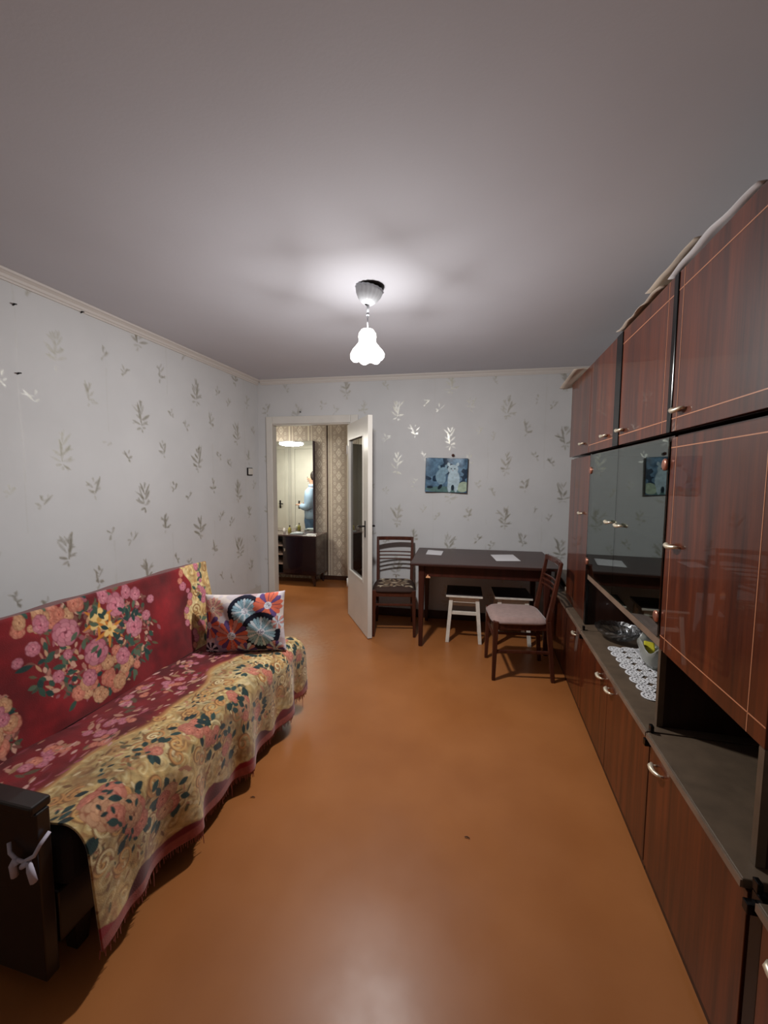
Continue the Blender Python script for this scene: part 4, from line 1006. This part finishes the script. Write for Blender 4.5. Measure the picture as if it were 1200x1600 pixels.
# ribbon tied round the armrest
b = MB(); yy = .768
b.tube([(-1.200, yy, .462), (-1.190, yy-.006, .440), (-1.165, yy-.008, .428), (-1.140, yy-.008, .428), (-1.105, yy-.006, .450), (-1.096, yy+.004, .475), (-1.096, yy+.03, .49)], [.005]*7, 8)
for (x, dx) in ((-1.168, -.006), (-1.122, .010)):
    b.tube([(x, yy-.008, .432), (x+dx, yy-.012, .412), (x+dx*1.3, yy-.008, .378)], [.006, .009, .009], 8); b.tube([(x, yy-.010, .43), (x-dx*1.8, yy-.013, .418)], [.007, .007], 8)
b.v = [(p[0]-.026, p[1], p[2]) for p in b.v]
tag(b.build('white_ribbon', M['ribbon'], None), 'white ribbon tied in a loop on the sofa side panel below the armrest', 'ribbon')

# ------------------------------------------------------------------ hall behind the door
DY = yb(-2.5)+HD            # far wall there
dy0 = 5.01
t = thing('hall_dresser', 'dark polished dresser with shelf slots in the hall beyond the doorway', 'dresser', (-2.62, dy0, 0))
x0, x1, yB_, zt = -3.05, -2.125, DY-.02, .69
HDK = mat('dresser_dark_polish', rgb(36, 20, 24), .2, coat=.6, vary=.2, vscale=6)
b = MB(); b.box(x0, x1, dy0+.006, yB_, .145, .165); b.box(x1-.02, x1, dy0+.006, yB_, .165, zt-.02); b.box(x0, x0+.02, dy0+.006, yB_, .165, zt-.02); b.box(-2.615, -2.597, dy0+.01, yB_, .165, zt-.02); b.box(x0+.02, x1-.02, yB_-.01, yB_, .165, zt-.02)
b.build('body', HDK, t, world=True, bevel=.003)
b = MB(); b.box(x0-.005, x1+.006, dy0-.006, yB_, zt-.02, zt); b.build('dresser_top', mat('dresser_top_polish', rgb(92, 74, 70), .25, coat=.5), t, world=True, bevel=.004)
b = MB(); b.box(-2.596, x1-.002, dy0-.010, dy0+.006, .17, zt-.024); d = b.build('door', HDK, t, world=True, bevel=.002)
b = MB(); b.box(-.006, .006, -.012, 0, 0, .035); h = b.build('handle', M['brass'], d); h.location = Vector((-2.575, dy0-.010, .47))-t.location
for z in (.29, .42, .54):
    b = MB(); b.box(x0+.02, -2.616, dy0+.004, yB_-.02, z-.008, z+.008); b.build('shelf', mat('pale_shelf_edge', rgb(176, 150, 132), .4), t, world=True)
for (x, y) in ((x1-.06, dy0+.05), (x0+.06, dy0+.05), (x1-.06, yB_-.05), (x0+.06, yB_-.05)):
    b = MB(); b.taper((x+.018*(1 if x > -2.5 else -1), y-.01, 0), .012, (x, y, .146), .026); b.build('leg', HDK, t, world=True, bevel=.003)
my = DY-.075
t = thing('hall_mirror', 'tall dark-framed mirror standing on the hall dresser', 'mirror', (-2.64, my, zt))
b = MB(); b.box(-3.0, -2.303, my, my+.06, zt+.001, 1.968); b.build('backing', mat('mirror_frame_dark', rgb(66, 48, 56), .4), t, world=True, bevel=.003)
b = MB(); b.box(-2.998, -2.312, my-.004, my, zt+.003, 1.966); b.build('mirror_glass', M['mirror'], t, world=True)
# flat dish pendant in the middle of the hall: lights it and shows in the mirror
lx, ly, lz = -2.86, 4.89, 1.985
t = thing('hall_pendant', 'flat white glowing dish lamp reflected at the top of the hall mirror', 'lamp', (lx, ly, lz-.04))
b = MB(); b.lathe([(.175, .004), (.178, -.012), (.165, -.028), (.12, -.040), (.05, -.046), (.001, -.047)], 40, (lx, ly, lz))
eh = bpy.data.materials.new('lit_dish_diffuser'); eh.use_nodes = True; nt = eh.node_tree; nt.nodes.remove(nt.nodes['Principled BSDF'])
e = nt.nodes.new('ShaderNodeEmission'); e.inputs[0].default_value = (1.0, .95, .84, 1); e.inputs[1].default_value = HALL_STRENGTH; nt.links.new(e.outputs[0], nt.nodes['Material Output'].inputs[0])
b.build('diffuser', eh, t, world=True)
b = MB(); b.lathe([(.180, .002), (.176, .012), (.12, .026), (.03, .040), (.012, .06), (.001, .06)], 40, (lx, ly, lz)); b.build('top_cover', M['white_paint'], t, world=True)
b = MB(); b.tube([(lx, ly, lz+.055), (lx, ly, ZC)], .004, 8); b.build('cord', M['white_paint'], t, world=True)
b = MB(); b.lathe([(.001, -.03), (.03, -.028), (.045, -.004), (.045, 0)], 20, (lx, ly, ZC)); b.build('ceiling_cup', M['white_paint'], t, world=True)
# things on the dresser
b = MB(); b.lathe([(.001, 0), (.022, 0), (.024, .004), (.024, .055), (.018, .066), (.009, .074), (.009, .088), (.001, .088)], 20, (-2.60, 5.20, zt)); o = b.build('perfume_bottle', mat('yellow_bottle', rgb(150, 140, 70), .2), None); tag(o, 'small dark and yellow bottle on the hall dresser', 'bottle')
b = MB(); b.lathe([(.0105, .086), (.0105, .105), (.001, .105)], 14, (0, 0, 0)); b.build('cap', M['dark_metal'], o)
b = MB(); b.lathe([(.001, 0), (.018, 0), (.019, .05), (.012, .056), (.012, .070), (.001, .070)], 18, (-2.66, 5.16, zt)); o = b.build('cream_jar', M['white_paint'], None); tag(o, 'small white jar beside the dark bottle on the hall dresser', 'jar')
for (x, y, sx, sy, r, h, c, lb) in ((-2.45, 5.12, .17, .11, .2, .012, (150, 158, 160), 'grey magazine lying on the hall dresser'), (-2.44, 5.13, .12, .09, -.25, .010, (196, 204, 206), 'pale booklet lying on top of the grey magazine'), (-2.24, 5.12, .13, .10, .15, .004, (226, 226, 224), 'white paper near the right edge of the hall dresser')):
    b = MB(); b.box(-sx/2, sx/2, -sy/2, sy/2, 0, h); o = b.build('magazine' if h > .005 else 'paper_sheet', mat('printed_paper', rgb(*c), .4), None, bevel=.001)
    o.location = (x, y, zt+.0005+(.0125 if 'booklet' in lb else 0)); o.rotation_euler = (0, 0, r); tag(o, lb, 'paper')
# white doors on the near side of the hall, seen in the mirror
for i, (a, c, hx) in enumerate(((-3.17, -2.52, -3.09), (-4.05, -3.36, -3.46))):
    d = root_struct('door_%d' % (i+2), ((a+c)/2, yb((a+c)/2)+PT, 0))
    b = MB(); slab(b, a-.06, a, PT, PT+.02, 0, 2.0); slab(b, c, c+.06, PT, PT+.02, 0, 2.0); slab(b, a, c, PT, PT+.02, 1.95, 2.01); part(b, 'architrave', M['white_paint'], d)
    b = MB(); slab(b, a+.004, c-.004, PT+.002, PT+.014, .01, 1.945); lf = part(b, 'leaf', M['white_paint'], d)
    b = MB(); yy = yb(hx)+PT+.014; b.tube([(hx, yy, 1.0), (hx, yy+.04, 1.0), (hx+.07, yy+.04, 1.0)], .009, 8); b.box(hx-.015, hx+.015, yy, yy+.004, .92, 1.06); b.build('handle', M['dark_metal'], lf, world=True)

# ------------------------------------------------------------------ person in the hall (seen in the mirror)
def skin_obj(name, verts, edges, radii, m, parent, root=0, sub=2):
    me = bpy.data.meshes.new(name); me.from_pydata(verts, edges, []); me.materials.append(m)
    o = bpy.data.objects.new(name, me); COL.objects.link(o); o.parent = parent
    sk = o.modifiers.new('skin', 'SKIN'); sk.use_smooth_shade = True
    if not me.skin_vertices: me.attributes  # layer is made by the modifier
    for i, r in enumerate(radii):
        me.skin_vertices[0].data[i].radius = r if isinstance(r, tuple) else (r, r); me.skin_vertices[0].data[i].use_root = (i == root)
    sb = o.modifiers.new('subsurf', 'SUBSURF'); sb.levels = sub; sb.render_levels = sub
    return o
pr_ = thing('person', 'person in a light blue hoodie and jeans standing in the hall, seen in the mirror', 'person', (-2.69, 4.46, 0), 0)
# local frame: the person faces -x
SK = mat('skin', rgb(206, 160, 136), .55); HOOD = mat('light_blue_fleece', rgb(160, 184, 214), .9, vary=.06, vscale=8); JEAN = mat('blue_denim', rgb(84, 112, 148), .85, vary=.1, vscale=20); HAIR = mat('dark_hair', rgb(40, 30, 28), .6)
V_ = [(0, 0, .80), (0, 0, 1.0), (0, 0, 1.22), (0, 0, 1.30), (-.01, 0, 1.36), (-.015, 0, 1.44), (-.01, 0, 1.505)]
E_ = [(0, 1), (1, 2), (2, 3), (3, 4), (4, 5), (5, 6)]; R_ = [(.11, .13), (.10, .12), (.09, .13), (.05, .05), (.045, .045), (.085, .07), (.06, .05)]
for s in (-1, 1):
    k = len(V_); V_ += [(0, s*.16, 1.26), (.025, s*.21, 1.06), (-.11, s*.15, .975), (-.175, s*.11, 1.01)]; E_ += [(2, k), (k, k+1), (k+1, k+2), (k+2, k+3)]; R_ += [.045, .038, .028, .026]
    h = k+3
    for f in range(4):
        q = len(V_); V_ += [(-.21, s*.10+(f-1.5)*.018*s, 1.02), (-.245+.006*abs(f-1.5), s*.10+(f-1.5)*.019*s, 1.025), (-.262, s*.095+(f-1.5)*.018*s, 1.01)]; E_ += [(h, q), (q, q+1), (q+1, q+2)]; R_ += [.009, .0085, .008]
    q = len(V_); V_ += [(-.19, s*.07, 1.03), (-.215, s*.06, 1.045)]; E_ += [(h, q), (q, q+1)]; R_ += [.010, .009]
    k = len(V_); V_ += [(0, s*.085, .74), (-.01, s*.09, .42), (.01, s*.09, .08), (-.10, s*.095, .035)]; E_ += [(0, k), (k, k+1), (k+1, k+2), (k+2, k+3)]; R_ += [.08, .055, .038, .03]
skin_obj('body', V_, E_, R_, SK, pr_)
b = MB(); b.lathe([(.001, .79), (.15, .79), (.165, .80), (.162, .86), (.165, .95), (.168, 1.06), (.165, 1.16), (.150, 1.24), (.115, 1.285), (.085, 1.305), (.075, 1.325), (.06, 1.325)], 28, (0, 0, 0), sx=.86, sy=1.12)
b.lathe([(.06, 1.29), (.10, 1.30), (.112, 1.33), (.10, 1.355), (.075, 1.35)], 24, (.03, 0, 0))
for s in (-1, 1):
    b.tube([(0, s*.12, 1.255), (.004, s*.175, 1.225), (.018, s*.205, 1.15), (.028, s*.215, 1.07), (.015, s*.21, 1.02), (-.04, s*.185, .985), (-.10, s*.155, .985), (-.155, s*.125, 1.0), (-.165, s*.12, 1.003)], [.055, .072, .068, .062, .064, .058, .052, .046, .036], 16)
b.build('hoodie', HOOD, pr_)
V_ = [(0, 0, .92), (0, 0, .78)]; E_ = [(0, 1)]; R_ = [(.145, .16), (.145, .165)]
for s in (-1, 1):
    k = len(V_); V_ += [(0, s*.085, .68), (-.01, s*.09, .42), (.01, s*.09, .10)]; E_ += [(1, k), (k, k+1), (k+1, k+2)]; R_ += [.11, .085, .07]
skin_obj('jeans', V_, E_, R_, JEAN, pr_)
V_ = [(.03, 0, 1.40), (.03, 0, 1.47), (.01, 0, 1.525), (-.03, 0, 1.54)]; E_ = [(0, 1), (1, 2), (2, 3)]; R_ = [(.06, .075), (.085, .085), (.08, .075), (.045, .06)]
skin_obj('hair', V_, E_, R_, HAIR, pr_)
b = MB()
b.lathe([(.001, -.012), (.010, -.008), (.012, 0), (.006, .02), (.001, .035)], 10, (-.098, 0, 1.435)); b.build('nose', SK, pr_)
EYE = mat('dark_eyes', rgb(30, 24, 22), .3)
for s in (-1, 1):
    b = MB(); b.lathe([(.001, -.007), (.007, -.003), (.007, .003), (.001, .007)], 10, (-.088, s*.03, 1.465)); b.build('eye', EYE, pr_)
b = MB(); b.tube([(-.092, -.022, 1.405), (-.098, 0, 1.403), (-.092, .022, 1.405)], .005, 8); b.build('mouth', mat('lips', rgb(170, 100, 96), .5), pr_)
for s in (-1, 1):
    b = MB(); b.taper((-.05, s*.095, 0), (.11, .04), (-.02, s*.095, .07), (.06, .04)); b.build('slipper', M['dark_metal'], pr_, bevel=.015)

# two splinters lying on the floor
SPL = mat('dark_splinter', rgb(52, 26, 14), .6)
for (x, y, a, lb) in ((-.983, 1.563, .2, 'tiny dark splinter on the floor near the sofa'), (-.028, 1.582, -.1, 'tiny dark splinter on the floor towards the base cabinets')):
    b = MB(); b.tube([(x-.011*math.cos(a), y-.011*math.sin(a), .004), (x, y+.003, .005), (x+.011*math.cos(a), y+.011*math.sin(a), .004)], [.001, .0022, .001], 6); tag(b.build('splinter', SPL, None), lb, 'splinter')
